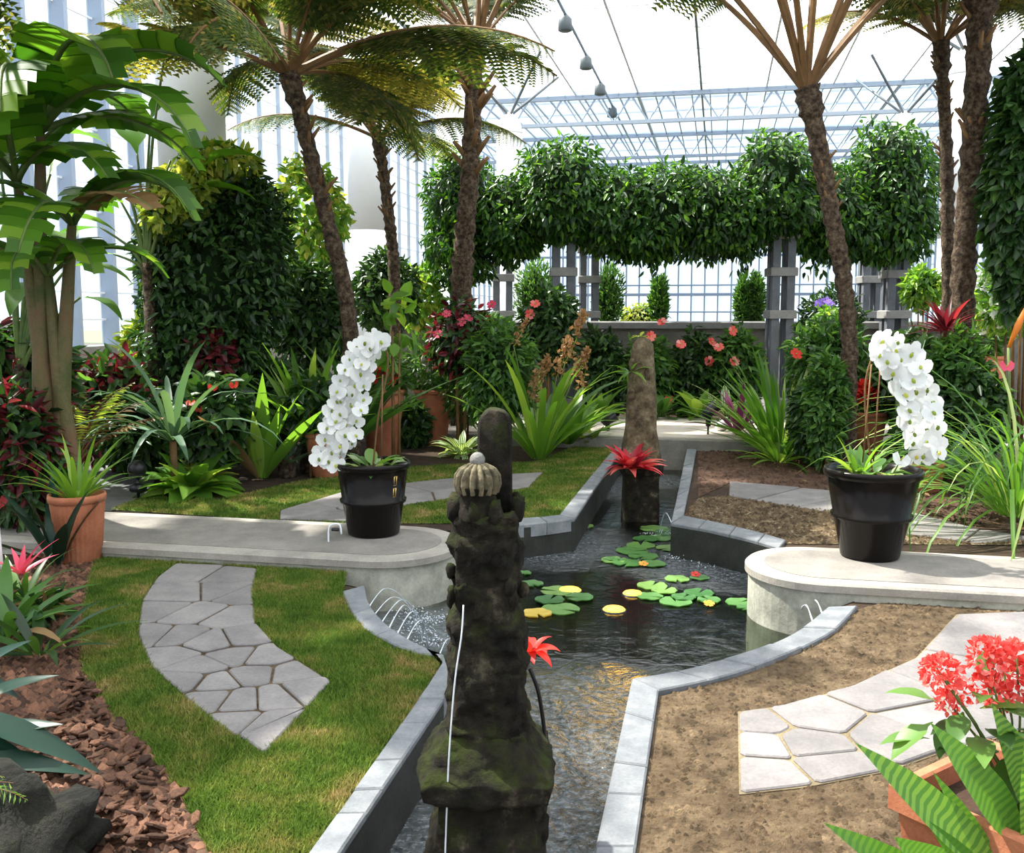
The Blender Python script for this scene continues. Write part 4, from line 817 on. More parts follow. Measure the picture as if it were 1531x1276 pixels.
for px, py, s, lb in ((852, 884, .075, 'glowing yellow pond lamp among the left lily pads'), (946, 889, .065, 'glowing yellow pond lamp between the lily groups'), (918, 913, .07, 'glowing yellow pond lamp nearest the open water')):
    t = thing('pond_lamp', lb, 'lamp', G(px, py, WZ), group='pond lamps'); mb = MB(); lathe(mb, [(s * .6, -.38), (s * .6, -.02), (s * 1.05, -.015), (s * 1.05, .004), (s * .95, .006)], 20); obj('housing', mb, 'black_metal', t); mb = MB(); lathe(mb, [(s * .95, .006), (s * .8, .016), (s * .3, .022), (.005, .023)], 20); obj('lens', mb, 'lamp_glow', t)

# ------------------------------------------------------------------ pots
def pot(name, label, loc, rt, rb, h, mat, rim=.05, cat='pot', ribs=0, band=False, soil='leaf_litter', group=None, fill=.9):
    t = thing(name, label, cat, loc, 0, group); mb = MB(); body = [(rb * .9, 0), (rb, .01)]
    if band: body += [(rb + (rt - rb) * .42, h * .44), (rb + (rt - rb) * .42 + .014, h * .45), (rb + (rt - rb) * .48 + .014, h * .49), (rb + (rt - rb) * .48, h * .5)]
    body += [(rt * .94, h - rim), (rt * .94, h - rim * .8)]; body += [(rt * .84, h * .8)] if False else []
    lathe(mb, body, 40 if not ribs else 96, ribs=ribs, rdepth=.05 if ribs else 0); obj('pot_body', mb, mat, t)
    mb = MB(); lathe(mb, [(rt * .93, h - rim), (rt, h - rim * .9), (rt * 1.02, h - rim * .4), (rt, h), (rt * .93, h), (rt * .9, h - rim), (rt * .86, h * .75)], 40, cap=False); obj('rim', mb, mat, t)
    mb = MB(); lathe(mb, [(rt * .9, h * fill - .02), (rt * .5, h * fill + .01), (.01, h * fill + .015)], 20, cap=False); roughen(mb, .008, 20); obj('potting_soil', mb, soil, t); return t
def pxpot(name, label, px, yb, yt, wt, wb, z=0.0, d=None, mat='terracotta', **kw):
    c = G(px, yb, z) if d is None else gd(px, d, z); d = c.y; h = Z(yt, d) - z; return pot(name, label, c, wt * d / FPX / 2, wb * d / FPX / 2, h, mat, **kw), c, h
bpl, cl_, hl = pxpot('glazed_pot', 'glossy black pot with a small gold emblem on the left pier', 559, 798, 690, 112, 78, PT + .003, None, 'blackglaze', rim=.045, band=True)
bpr, cr_, hr = pxpot('glazed_pot', 'glossy black banded pot on the right pier', 1300, 832, 700, 142, 86, PT + .003, None, 'blackglaze', rim=.05, band=True)
# gold emblem on the left pot
e = bpy.data.objects.new('gold_emblem', None); 
rr_ = 112 * cl_.y / FPX / 2; mb = MB()
def onpot(a, z): f = z / hl; r = (78 + (112 * .94 - 78) * f) * cl_.y / FPX / 2 + .003; return Vector((r * math.sin(a), -r * math.cos(a), z))
for a, z0, z1 in ((.80, .56, .68), (.89, .56, .68), (.80, .74, .84), (.89, .72, .84)): tube(mb, [onpot(a, z0 * hl), onpot(a, z1 * hl)], .005, 5)
for z in (.56, .68, .72, .84): tube(mb, [onpot(.78, z * hl), onpot(.91, z * hl)], .0035, 5)
obj('gold_emblem', mb, 'gold', bpl, label='small gold emblem')
# orchids
def orchid(label, pot_c, h, path, rows, leaves_n, stakes):
    t = thing('white_orchid', label, 'orchid', (pot_c.x, pot_c.y, pot_c.z + h * .9)); d = pot_c.y
    base = Vector((0, 0, 0)); pts = [base] + [P(x, y, d - .02) - t.location for x, y in path]; sp = spline(pts, 40); mb = MB(); tube(mb, sp, .006, 6); obj('flower_stem', mb, 'petiole', t)
    for (x0, y0), (x1, y1) in stakes: mb = MB(); tube(mb, [P(x0, y0, d - .05) - t.location, P(x1, y1, d - .05) - t.location], .005, 5); obj('stake', mb, 'petiole', t)
    for px, py, s in rows:
        q = P(px + random.uniform(-3, 3), py + random.uniform(-3, 3), d - random.uniform(.03, .14)) - t.location; put('flower', flower_mesh('orchid', 'white_petal'), t, q, (R(80) + random.uniform(-.45, .45), random.uniform(-.5, .5), random.uniform(-.6, .6)), s * d / FPX * 1.15)
    for i in range(leaves_n): az = i * GA; put('leaf', leaf_mesh('ovate', .42, .9, 'midgreen'), t, (.03 * math.cos(az), .03 * math.sin(az), 0), lrot(az, random.uniform(.3, 1.2)), random.uniform(.18, .3))
    for i in range(7): az = i * 1.3; put('leaf', leaf_mesh('ovate', .5, .9, 'variegated'), t, (.1 * math.cos(az), .1 * math.sin(az), 0), lrot(az, random.uniform(.55, 1.1)), random.uniform(.1, .15))
    return t
def band(path, wd, step, size):
    out = []; sp = spline([Vector((x, y, 0)) for x, y in path], 200); acc = 0; last = sp[0]
    for i, p in enumerate(sp):
        acc += (p - last).length; last = p
        if acc >= step or i == 0:
            acc = 0; f = i / 199; tg = (sp[min(i + 1, 199)] - sp[max(i - 1, 0)]).normalized(); nr = Vector((-tg.y, tg.x, 0)); ww = wd * min(1, .55 + f * 2)
            for s in (-1, 0, 1): out.append((p.x + nr.x * s * ww / 2, p.y + nr.y * s * ww / 2, size * random.uniform(.85, 1.1)))
    return out
orchid('cascading white orchid in the left black pot', cl_, hl, [(566, 620), (580, 545), (568, 508), (540, 530), (515, 600), (498, 660), (488, 695)], band([(566, 510), (540, 530), (520, 575), (508, 620), (497, 660), (488, 700)], 24, 15, 25) + [(553, 545, 20), (548, 562, 20), (546, 578, 20), (543, 595, 22), (538, 612, 22), (533, 630, 22), (530, 648, 22), (527, 662, 18), (560, 528, 22), (571, 513, 20)], 7, [((570, 690), (572, 560))])
orchid('cascading white orchid in the right black pot', cr_, hr, [(1293, 600), (1302, 540), (1325, 514), (1352, 535), (1372, 585), (1385, 640), (1392, 682)], band([(1318, 518), (1345, 530), (1362, 570), (1374, 610), (1383, 645), (1384, 682)], 38, 18, 31), 8, [((1290, 692), (1303, 545)), ((1306, 690), (1316, 548))])
# terracotta pots
tp1, c1, h1 = pxpot('terracotta_pot', 'small terracotta pot half hidden behind the left orchid', 490, 712, 645, 70, 44, 0)
tp2, c2, h2 = pxpot('terracotta_pot', 'terracotta pot behind the left orchid with a red-flowered plant', 572, 682, 582, 72, 44, 0)
tp3, c3, h3 = pxpot('terracotta_pot', 'tall tapered terracotta pot standing in full view by the middle tree fern', 650, 664, 582, 62, 34, 0)
tp4, c4, h4 = pxpot('terracotta_pot', 'ribbed terracotta pot with grassy leaves at the left pier', 120, 838, 738, 82, 62, 0, None, 'terracotta', ribs=30)
tp5, c5, h5 = pxpot('terracotta_pot', 'terracotta pot with scarlet blooms behind the right black pot', 1293, 680, 615, 62, 44, 0, None, 'terracotta')
tp6, c6, h6 = pxpot('terracotta_pot', 'red-brown pot raised among plants at the right edge', 1470, 640, 532, 54, 44, 0)
tp7, c7, h7 = pxpot('terracotta_urn', 'rounded red-brown urn beside the right black pot', 1383, 735, 692, 56, 40, 0)
rosette('potted_grass', 'grassy leaves in the ribbed terracotta pot', 'plant', c4 + Vector((0, 0, h4 * .88)), 34, .48, .07, 'sword', .7, 'bright', (.5, 1.4), .05)
bush('potted_shrub', 'leafy plant in the tall tapered terracotta pot', 'plant', 602, 702, 500, 590, c3.y, 700, 16, 'midgreen', None, .3, .2, False, stems=4)
bush('potted_shrub', 'red-flowered plant in the pot behind the left orchid', 'plant', 545, 612, 535, 600, c2.y, 400, 14, 'midgreen', ('five', 'redflower', 22, [(565, 548), (572, 556), (580, 560), (560, 553), (586, 566), (570, 570)]), stems=3)
bush('potted_shrub', 'dark leafy plant in the small terracotta pot', 'plant', 430, 505, 560, 655, c1.y, 500, 22, 'deep', None, .5, .5, False)
bush('kalanchoe', 'scarlet-flowered plant in the pot behind the right black pot', 'plant', 1266, 1320, 575, 625, c5.y, 300, 14, 'midgreen', ('head', 'redflower', 26, [(1278, 584), (1292, 580), (1306, 582), (1285, 592), (1300, 588), (1314, 590)]))
bush('potted_shrub', 'upright plant in the raised red-brown pot', 'plant', 1440, 1500, 455, 540, c6.y, 500, 20, 'midgreen', None, .3, .1, False)

# front right corner: square planter with ixora and striped leaves
hh = .36; rw = .21; PA = R(35); cq = G(1338, 1172, hh); fc = Vector((cq.x, cq.y, 0)) + Vector((math.cos(PA) + math.sin(PA), math.sin(PA) - math.cos(PA), 0)) * rw; d = fc.y
sq = thing('square_planter', 'square terracotta planter in the front right corner', 'planter', (fc.x, fc.y, 0), PA)
mb = MB()
for k in range(4):
    a = k * PI / 2; M_ = Matrix.Rotation(a, 4, 'Z'); pts = [Vector(p) for p in ((-rw * .8, -rw * .8, 0), (rw * .8, -rw * .8, 0), (rw * .97, -rw * .97, hh - .06), (-rw * .97, -rw * .97, hh - .06), (-rw * .72, -rw * .72, .02), (rw * .72, -rw * .72, .02), (rw * .87, -rw * .87, hh - .06), (-rw * .87, -rw * .87, hh - .06))]
    mb.add([M_ @ p for p in pts], [(0, 1, 2, 3), (5, 4, 7, 6), (3, 2, 6, 7)])
box(mb, (0, 0, .01), (rw * 1.5, rw * 1.5, .02)); obj('planter_body', mb, 'terracotta', sq, False)
for k in range(4):
    a = k * PI / 2; mb = MB(); bevbox(mb, (0, -rw * .97, hh - .03), (rw * 2.08, .035, .065), .006); M_ = Matrix.Rotation(a, 4, 'Z'); mb.v = [tuple(M_ @ Vector(p)) for p in mb.v]; obj('rim', mb, 'terracotta', sq, False)
mb = MB(); box(mb, (0, 0, hh - .07), (rw * 1.8, rw * 1.8, .03)); obj('potting_soil', mb, 'leaf_litter', sq, False)
ix = thing('ixora', 'coral-red flower heads over glossy leaves in the square planter', 'plant', (fc.x, fc.y, hh - .06)); dd = d - .02
for px, py, s in ((1410, 1010, 66), (1425, 1035, 60), (1400, 1000, 46), (1418, 1050, 44), (1480, 985, 70), (1500, 1000, 76), (1520, 985, 60), (1478, 1030, 56), (1495, 1045, 50), (1535, 1020, 70), (1470, 975, 50)):
    q = P(px, py, dd + random.uniform(-.05, .05)) - ix.location; put('flower_head', flower_mesh('head', 'coral'), ix, q, (random.uniform(-.4, .2), 0, random.random() * 6), s * dd / FPX)
    mb = MB(); tube(mb, [(random.uniform(-.04, .04), random.uniform(-.04, .04), 0), q * .6 + Vector((0, 0, .02)), q], .003, 5); obj('stem', mb, 'greenstem', ix)
for px, py, s, az, tl in ((1375, 1080, 70, 3.4, -.4), (1382, 1050, 60, 2.8, .3), (1370, 1105, 60, 3.1, .1), (1445, 1060, 70, 0, .2), (1460, 1090, 66, 4.6, .3), (1450, 1010, 50, 1, .5), (1495, 1120, 80, 4.2, -.6), (1520, 1070, 60, .3, .2), (1430, 1085, 60, 3.5, .2), (1475, 1060, 54, 5, .3), (1510, 1140, 70, 4.9, -.9), (1400, 1075, 50, 3.9, -.8), (1440, 1100, 70, 4.4, .1), (1465, 1120, 70, 3.9, .3), (1500, 1090, 70, 5.2, .2), (1420, 1065, 60, 4.1, -.2), (1485, 1100, 60, 4.6, .6), (1520, 1110, 64, 5.6, .4), (1450, 1040, 50, 4.2, .4), (1440, 1130, 64, 3.5, .5)):
    put('leaf', leaf_mesh('ovate', .45, .5, 'midgreen'), ix, P(px + 20, py, dd - .03) - ix.location, lrot(az, tl), s * dd / FPX * 1.3)
sv = thing('striped_snake_plant', 'broad bright green leaves with dark bands in the square planter', 'plant', (fc.x - .02, fc.y - .12, hh - .06)); b0 = sv.location
for (tx, ty), (bx, by), wr, dd2 in (((1308, 1116), (1500, 1320), .20, -.10), ((1413, 1088), (1530, 1270), .27, -.05), ((1498, 1060), (1550, 1230), .30, .0), ((1413, 1165), (1500, 1330), .16, -.06), ((1255, 1238), (1440, 1360), .18, -.14), ((1545, 1130), (1560, 1320), .30, -.08), ((1355, 1262), (1450, 1350), .40, -.16), ((1475, 1150), (1530, 1320), .22, -.02), ((1400, 1235), (1500, 1360), .2, -.12)):
    B = P(tx, ty, b0.y + dd2); A = P(bx, by, b0.y + dd2 * .5); v = B - A; put('leaf', leaf_mesh('lance', wr, .2, 'striped', .3), sv, A - b0, facing(v, (-.1, -.75, .65), random.uniform(-.25, .25)), v.length * 1.03)
# ------------------------------------------------------------------ plants, left side
def gpl(px, py): return G(px, py)
# dark glossy foreground leaves and fern on a rock
fgp = thing('clivia', 'large glossy dark green strap leaves reaching in at the left edge', 'plant', G(-60, 1150)); 
for (bx, by), (tx, ty), wr, dd2 in (((-80, 1060), (143, 1145), .22, 3.0), ((-70, 1110), (80, 1085), .26, 3.05), ((-60, 1060), (74, 1010), .22, 3.2), ((-60, 1020), (34, 962), .26, 3.3), ((-70, 1130), (120, 1160), .2, 2.95), ((-60, 1000), (20, 1050), .3, 3.25), ((-80, 1100), (20, 1130), .3, 3.0)):
    A = P(bx, by, dd2 + .05); B = P(tx, ty, dd2); v = B - A; put('leaf', leaf_mesh('lance', wr * .8, .35, 'glossy_dark', .2), fgp, A - fgp.location, facing(v + Vector((0, 0, .05)), (0, -.5, .85), random.uniform(-.3, .3)), v.length * 1.05)
mb = MB(); tube(mb, [(0, 0, 0), (0, 0, .35)], [.05, .03], 8); obj('stem', mb, 'greenstem', fgp)
mb = MB(); c = G(0, 1310); ball(mb, (0, 0, .06), (.24, .24, .17), 40, 28, 0, .6, 2.0); roughen(mb, .03, 9); roughen(mb, .016, 26); obj('rock', mb, 'moss_rock', None, True, tuple(c), label='dark mossy rock in the bottom left corner', category='rock')
fr = thing('fern', 'small bright fern growing on the mossy corner rock', 'fern', c + Vector((-.1, -.05, .26)))
for i in range(9): put('frond', frond_mesh(.9, 'bright', i % 2, 14, .22, .1, False), fr, (0, 0, 0), lrot(i * GA, random.uniform(.2, 1.0)), random.uniform(.14, .24))
br1 = bromeliad('pink-red bromeliad at the left edge by the ribbed pot', G(35, 905) , 20, .34, 'midgreen', tilt=(.2, 1.2), wr=.12)
for i in range(9): put('bract', leaf_mesh('sword', .22, .4, 'pinkred'), br1, (0, 0, .16), lrot(i * GA, random.uniform(.5, 1.2)), random.uniform(.17, .26))
rosette('dark_lily', 'broad dark leaves standing before the ribbed pot', 'plant', G(85, 850), 9, .55, .18, 'lance', .35, 'glossy_dark', (.7, 1.45), .03)
rosette('dark_lily', 'low dark strap leaves below the pink bromeliad', 'plant', G(60, 985), 16, .42, .12, 'lance', .7, 'deep', (.2, 1.0), .03); rosette('dark_lily', 'low mixed strap leaves at the left edge of the mulch', 'plant', G(10, 960), 16, .46, .14, 'lance', .7, 'midgreen', (.3, 1.1), .03, old=4)
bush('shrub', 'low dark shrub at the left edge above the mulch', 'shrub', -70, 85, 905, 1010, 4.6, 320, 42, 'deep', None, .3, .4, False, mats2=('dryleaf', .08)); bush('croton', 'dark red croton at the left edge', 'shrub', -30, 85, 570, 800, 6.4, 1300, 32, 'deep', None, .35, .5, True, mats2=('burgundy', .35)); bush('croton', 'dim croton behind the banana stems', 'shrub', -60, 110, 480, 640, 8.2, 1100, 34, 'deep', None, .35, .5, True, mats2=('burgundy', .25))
fe = thing('fern', 'brownish upright fern beside the banana stems', 'fern', gd(115, 8.0, 0))
for i in range(12): put('frond', frond_mesh(.8, 'limeyellow' if i % 3 else 'dryleaf', i % 2, 18, .13, .25, False), fe, (0, 0, .25), lrot(i * GA, random.uniform(.8, 1.35)), random.uniform(.75, 1.0))
mb = MB(); tube(mb, [(0, 0, 0), (0, 0, .3)], [.04, .03], 6); obj('stem', mb, 'petiole', fe)
bush('copperleaf', 'red and green leafy shrub behind the dark path', 'shrub', 110, 235, 530, 690, 9.2, 1300, 22, 'midgreen', None, .5, .4, True, mats2=('burgundy', .4)); bush('croton', 'yellow-leaved croton at the foot of the fan plant', 'shrub', 185, 275, 470, 560, 10.4, 500, 22, 'limeyellow', None, .4, .3, False)
# banana
def banana(label, px, d, tops, lv):
    b0 = gd(px, d); t = thing('banana_plant', label, 'banana', b0)
    for k, (sx, sy) in enumerate(tops):
        q = P(sx, sy, d) - b0; mb = MB(); tube(mb, spline([(.07 * (k - 1), .05 * k, -.02), q * .5 + Vector((.04 * (k - 1), 0, 0)), q], 10), [.075, .072, .068, .063, .058, .052, .046, .04, .034, .028], 10); obj('stem', mb, 'pseudostem', t)
        for az, tl, L, ar in lv[k]: put('leaf', banana_mesh(ar, 'banana' if L > 0 else 'dryleaf', random.randint(0, 4)), t, q - Vector((0, 0, .03)), lrot(az, tl, random.uniform(-.3, .3)), abs(L))
banana('banana plant with torn bright leaves at the far left', 80, 6.6, ((60, 190), (108, 330), (25, 265), (72, 410)),
       [[(.2, 1.2, 1.5, 2.0), (1.2, .9, 1.3, 1.5), (2.6, 1.0, 1.3, 1.9), (3.5, 1.2, 1.5, 2.0), (4.4, 1.15, 1.6, 2.1), (4.9, .7, 1.5, 1.7), (5.4, 1.1, 1.5, 2.1), (5.9, .8, 1.4, 2.0), (.7, .6, 1.2, 1.6)], [(-.2, 1.0, 1.1, 2.1), (1.6, .9, 1.0, 1.5), (2.9, .8, 1.0, 2.0), (4.3, .9, 1.0, 2.0), (4.9, .5, 1.1, 1.6), (5.5, .6, -1.0, 1.2), (5.8, 1.1, 1.1, 2.2)], [(.6, 1.2, 1.2, 1.6), (2.5, .9, 1.2, 1.9), (3.4, 1.1, 1.3, 2.0), (4.2, .8, 1.2, 1.9), (5.0, 1.1, 1.3, 2.1), (5.6, .7, 1.1, 1.6)], [(.2, .9, .9, 1.9), (1.9, .9, .8, 1.6), (3.6, .9, .9, 1.9), (4.7, .8, .9, 2.0), (5.5, 1.0, .9, 2.1)]])
def fan_plant(label, px, d, lv, mat='banana', tz=1.9):
    b0 = gd(px, d); t = thing('bird_of_paradise', label, 'plant', b0); mb = MB(); tube(mb, [(0, 0, 0), (.02, 0, .9), (0, 0, tz + .1)], [.07, .06, .05], 9); obj('trunk', mb, 'trunk', t)
    for sx, sy, L, az, tl in lv:
        q = P(sx, sy, d) - b0; mb = MB(); tube(mb, spline([(0, 0, tz), Vector((q.x * .35, 0, tz + (q.z - tz) * .55)), q], 8), [.022, .02, .018, .016, .014, .012, .011, .01], 6); obj('leaf_stalk', mb, 'greenstem', t); put('leaf', leaf_mesh('ovate', .38, .9, mat, .3), t, q, lrot(az, tl), L)
fan_plant('fan-shaped plant with long stalks before the left glass wall', 232, 9.6, [(160, 215, .75, 2.9, .5), (180, 300, .6, 3.3, .2), (205, 230, .8, 2.2, .9), (255, 240, .8, .5, .6), (280, 285, .7, .2, .3), (150, 340, .6, 3.1, 0), (225, 180, .7, 1.2, 1.0), (300, 250, .7, -.2, .5), (170, 380, .5, 3.4, .1), (245, 90, .6, .8, 1), (236, 150, .6, 2.4, .8)])
fan_plant('tangle of long-stalked lit leaves behind the banana plant', 40, 7.8, [(20, 300, .6, 2.9, .4), (60, 330, .6, .4, .3), (100, 400, .55, 0, .2), (130, 300, .6, .3, .7), (10, 380, .6, 3.3, .2), (75, 260, .6, 1.4, .9), (120, 445, .45, -.3, 0), (0, 240, .6, 2.4, .8), (50, 420, .5, 4.7, -.2), (90, 350, .6, 5.2, .1)], 'bright', 1.0)
# mound and shrubs behind
def clump(name, label, cat, ground, ell, n, leafpx, mat, wr=.42, droop=.5, core=True, shell=(.75, 1.06), mats2=None):
    t = thing(name, label, cat, ground); bl_ = [(tuple(P(px, py, d_) - ground), (rx * d_ / FPX, dep, ry * d_ / FPX)) for px, py, rx, ry, d_, dep in ell]
    put('foliage', foliage_mesh(name + '_foliage', bl_, n, leafpx * ground.y / FPX, mat, wr, droop, core, shell, mats2), t, kind='stuff')
    for k in range(3): mb = MB(); tube(mb, [(.2 * k - .2, 0, 0), Vector(bl_[k % len(bl_)][0])], [.03, .012], 6); obj('stem', mb, 'petiole', t)
    return t
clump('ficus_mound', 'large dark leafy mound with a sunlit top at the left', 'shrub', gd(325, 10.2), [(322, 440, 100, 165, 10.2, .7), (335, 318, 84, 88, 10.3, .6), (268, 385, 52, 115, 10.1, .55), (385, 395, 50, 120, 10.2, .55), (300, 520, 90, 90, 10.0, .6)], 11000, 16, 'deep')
clump('climbing_vine', 'yellow-green vine lying over the top of the dark mound', 'vine', gd(300, 9.75), [(290, 275, 44, 26, 9.9, .35), (335, 243, 46, 20, 10.0, .4), (250, 320, 26, 36, 9.8, .3), (272, 300, 30, 30, 9.8, .3)], 1500, 19, 'limeyellow', .5, .4, False)
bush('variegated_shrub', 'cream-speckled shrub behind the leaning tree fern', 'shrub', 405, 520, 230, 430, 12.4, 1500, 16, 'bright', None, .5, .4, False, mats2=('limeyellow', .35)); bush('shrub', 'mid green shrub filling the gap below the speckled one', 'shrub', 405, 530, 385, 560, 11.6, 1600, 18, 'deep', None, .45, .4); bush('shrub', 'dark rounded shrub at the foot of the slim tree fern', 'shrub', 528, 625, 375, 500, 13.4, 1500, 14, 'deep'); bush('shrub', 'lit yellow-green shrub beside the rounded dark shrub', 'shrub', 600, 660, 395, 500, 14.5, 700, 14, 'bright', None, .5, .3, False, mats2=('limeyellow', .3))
rosette('dracaena', 'tall striped strap-leaved plant before the dark mound', 'plant', gd(262, 8.1), 30, 1.0, .065, 'strap', 1.2, 'bluegreen', (.35, 1.4), .03, z0=.42); mb = MB(); tube(mb, [(0, 0, 0), (0, 0, .45)], [.035, .03], 7); obj('stem', mb, 'petiole', bpy.data.objects['dracaena'])
bush('anthurium', 'red anthurium among dark leaves below the dark mound', 'plant', 255, 380, 560, 690, 8.5, 900, 26, 'deep', ('spathe', 'redflower', 12, [(285, 603), (297, 612), (318, 580), (350, 576)]), .5, .5)
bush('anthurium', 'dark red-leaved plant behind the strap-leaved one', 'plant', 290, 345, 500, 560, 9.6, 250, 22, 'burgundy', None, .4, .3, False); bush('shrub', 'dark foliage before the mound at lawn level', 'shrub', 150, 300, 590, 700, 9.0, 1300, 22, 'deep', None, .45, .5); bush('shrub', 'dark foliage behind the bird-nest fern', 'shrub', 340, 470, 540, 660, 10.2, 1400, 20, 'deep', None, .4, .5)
rosette('hosta', 'cream-edged hosta at the edge of the far lawn', 'plant', G(288, 738), 44, .46, .40, 'ovate', .9, 'bright', (.1, 1.2), .05); rosette('hosta', 'lighter young hosta leaves on top of the clump by the ground light', 'plant', G(300, 728), 10, .38, .36, 'ovate', .8, 'limeyellow', (.6, 1.3), .03)
rosette('birds_nest_fern', 'upright bright bird-nest fern on the far lawn edge', 'fern', G(392, 718), 26, .95, .15, 'lance', .3, 'bright', (.9, 1.42), .05, old=3)
rosette('birds_nest_fern', 'big bird-nest fern behind the left orchid', 'fern', gd(462, 9.2), 44, 1.05, .085, 'lance', .6, 'bright', (.5, 1.4), .06, z0=.25); rosette('birds_nest_fern', 'second big bird-nest fern at the foot of the leaning tree fern', 'fern', gd(530, 9.4), 40, 1.1, .08, 'lance', .6, 'midgreen', (.6, 1.4), .06, z0=.25)
rosette('agave', 'blue-green agave before the bird-nest ferns', 'plant', gd(430, 8.9), 18, .55, .13, 'sword', .5, 'bluegreen', (.3, 1.2), .03, z0=.1)
for nm in ('birds_nest_fern.001', 'birds_nest_fern.002', 'agave'):
    mb = MB(); lathe(mb, [(.09, 0), (.08, .2), (.05, .28)], 10); obj('stem', mb, 'trunk', bpy.data.objects[nm])
bush('heart_leaf_plant', 'tall heart-leaved plant with pale shoots above the pots', 'plant', 565, 615, 430, 560, 9.4, 46, 30, 'bright', None, .6, .5, False)
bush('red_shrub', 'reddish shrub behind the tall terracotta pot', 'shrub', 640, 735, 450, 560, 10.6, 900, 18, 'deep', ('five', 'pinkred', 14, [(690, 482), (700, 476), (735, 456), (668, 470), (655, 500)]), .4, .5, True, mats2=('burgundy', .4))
bush('shrub', 'fine-leaved shrub around the foot of the middle tree fern', 'shrub', 655, 730, 505, 640, 11.0, 900, 13, 'midgreen', None, .3, .2, False); bush('shrub', 'mid green shrub left of the brown-flowered orchid', 'shrub', 690, 800, 480, 630, 10.2, 1900, 17, 'midgreen', None, .35, .5); bush('shrub', 'dark low shrub between the terracotta pots', 'shrub', 590, 640, 600, 690, 10.9, 600, 16, 'deep')
rosette('hosta', 'small cream-striped hosta beside the tall terracotta pot', 'plant', G(690, 682), 34, .34, .26, 'ovate', 1.0, 'variegated', (.1, 1.3), .04)
ob = rosette('flowering_orchid', 'long-leaved orchid with brown flower sprays on the far lawn', 'orchid', G(805, 688), 34, 1.3, .06, 'strap', .8, 'bright', (.75, 1.45), .08)
for px, py, s in ((845, 510, 64), (832, 540, 50), (868, 560, 50), (790, 575, 56), (768, 500, 36), (858, 545, 40), (795, 555, 40)):
    q = P(px, py + s * .5, ob.location.y - .05) - ob.location; mb = MB(); tube(mb, spline([(0, 0, 0), Vector((q.x * .6, q.y * .5, q.z * .6)), q], 8), .007, 5); obj('flower_stem', mb, 'greenstem', ob); put('flower_spray', flower_mesh('plume', 'brownflower'), ob, q, (random.uniform(-.2, .2), random.uniform(.1, .6), 0), s * 1.2 * ob.location.y / FPX)
rosette('croton', 'yellow-green broad-leaved croton at the corner of the far lawn', 'plant', G(850, 668), 32, .8, .18, 'lance', .5, 'bright', (.5, 1.3), .05); rosette('croton', 'red-tipped low croton beside the far path', 'plant', G(882, 668), 14, .32, .22, 'lance', .5, 'limeyellow', (.3, 1.2), .04)
# ------------------------------------------------------------------ far flower bed
for x0, x1, yt, yb, d, m_, lb, sp in ((865, 935, 490, 640, 13.6, 'deep', 'dark shrub at the left end of the far flower bed', []), (930, 1010, 500, 640, 13.4, 'midgreen', 'red-flowered shrub behind the distant figure', [(990, 482), (973, 503), (1018, 515), (997, 600)]), (1000, 1075, 495, 640, 13.6, 'deep', 'shrub with pink blooms in the middle of the far bed', [(1018, 516), (1064, 512), (1060, 540), (1000, 598)]), (1065, 1140, 490, 630, 13.4, 'midgreen', 'pink-flowered shrub at the right end of the far bed', [(1095, 495), (1098, 541), (1075, 520)]), (690, 780, 470, 560, 13.2, 'midgreen', 'shrub under the left end of the vine', []), (775, 870, 430, 560, 13.0, 'deep', 'shrub before the front left pergola post', [(792, 470), (800, 455)])):
    bush('flowering_shrub' if sp else 'shrub', lb, 'shrub', x0, x1, yt, yb, d, 1500, 14, m_, ('five', 'coral', 15, sp) if sp else None, .45, .4)
for x, y, lb, m_ in ((895, 610, 'pale-leaved low plant left of the distant figure', 'bright'), (985, 612, 'low green plant right of the distant figure', 'midgreen'), (1045, 612, 'lime low plant beside the right path lamp', 'bright'), (1085, 604, 'low mixed plant at the far path', 'variegated')): rosette('bedding_plant', lb, 'plant', gd(x, 12.75, .14), 22, .5, .28, 'ovate', .9, m_, (.1, 1.3), .05)
for x, yt, w_, lb in ((910, 395, 44, 'broad upright conifer left of the back windows'), (985, 412, 26, 'slim conifer in the middle of the back windows'), (1112, 412, 24, 'slim conifer beside the front right pergola post'), (1130, 405, 24, 'slightly taller conifer nearest the front right pergola post'), (800, 390, 60, 'wide pyramidal conifer behind the front left pergola post')):
    bush('conifer', lb, 'conifer', x - w_ / 2, x + w_ / 2, yt, 500, 18.5, 1300, 9, 'midgreen', None, .3, -.8, True)
bush('hedge', 'low lime hedge outside the back windows', 'hedge', 925, 990, 455, 490, 20, 500, 8, 'limeyellow', None)
# ------------------------------------------------------------------ right side
rosette('spider_lily', 'tall striped strap-leaved clump at the far right bed', 'plant', G(1165, 682), 100, 1.15, .045, 'strap', .55, 'grassblade', (.55, 1.45), .14); rosette('spider_lily', 'low bright clump before the striped clump', 'plant', G(1165, 694), 26, .62, .10, 'lance', .8, 'bright', (.2, 1.1), .06)
rosette('cordyline', 'purple-leaved cordyline beside the path lamp', 'plant', gd(1102, 10.9), 18, .62, .11, 'lance', .5, 'purple', (.4, 1.4), .03, z0=.15); mb = MB(); tube(mb, [(0, 0, 0), (0, 0, .2)], .025, 6); obj('stem', mb, 'petiole', bpy.data.objects['cordyline'])
bush('shrub', 'dense dark shrub between the striped clump and the scarlet pot', 'shrub', 1185, 1262, 560, 690, 9.6, 1900, 18, 'deep'); bush('shrub', 'leafy shrub with a red bloom under the fan-stalked tree fern', 'shrub', 1175, 1300, 475, 620, 10.8, 2200, 16, 'midgreen', ('five', 'redflower', 18, [(1190, 530)]), .4, .4); bush('shrub', 'mid green shrub behind the right orchid', 'shrub', 1300, 1420, 490, 640, 10.2, 2200, 17, 'deep'); bush('shrub', 'low green shrub behind the right black pot', 'shrub', 1335, 1405, 610, 700, 8.8, 700, 20, 'deep')
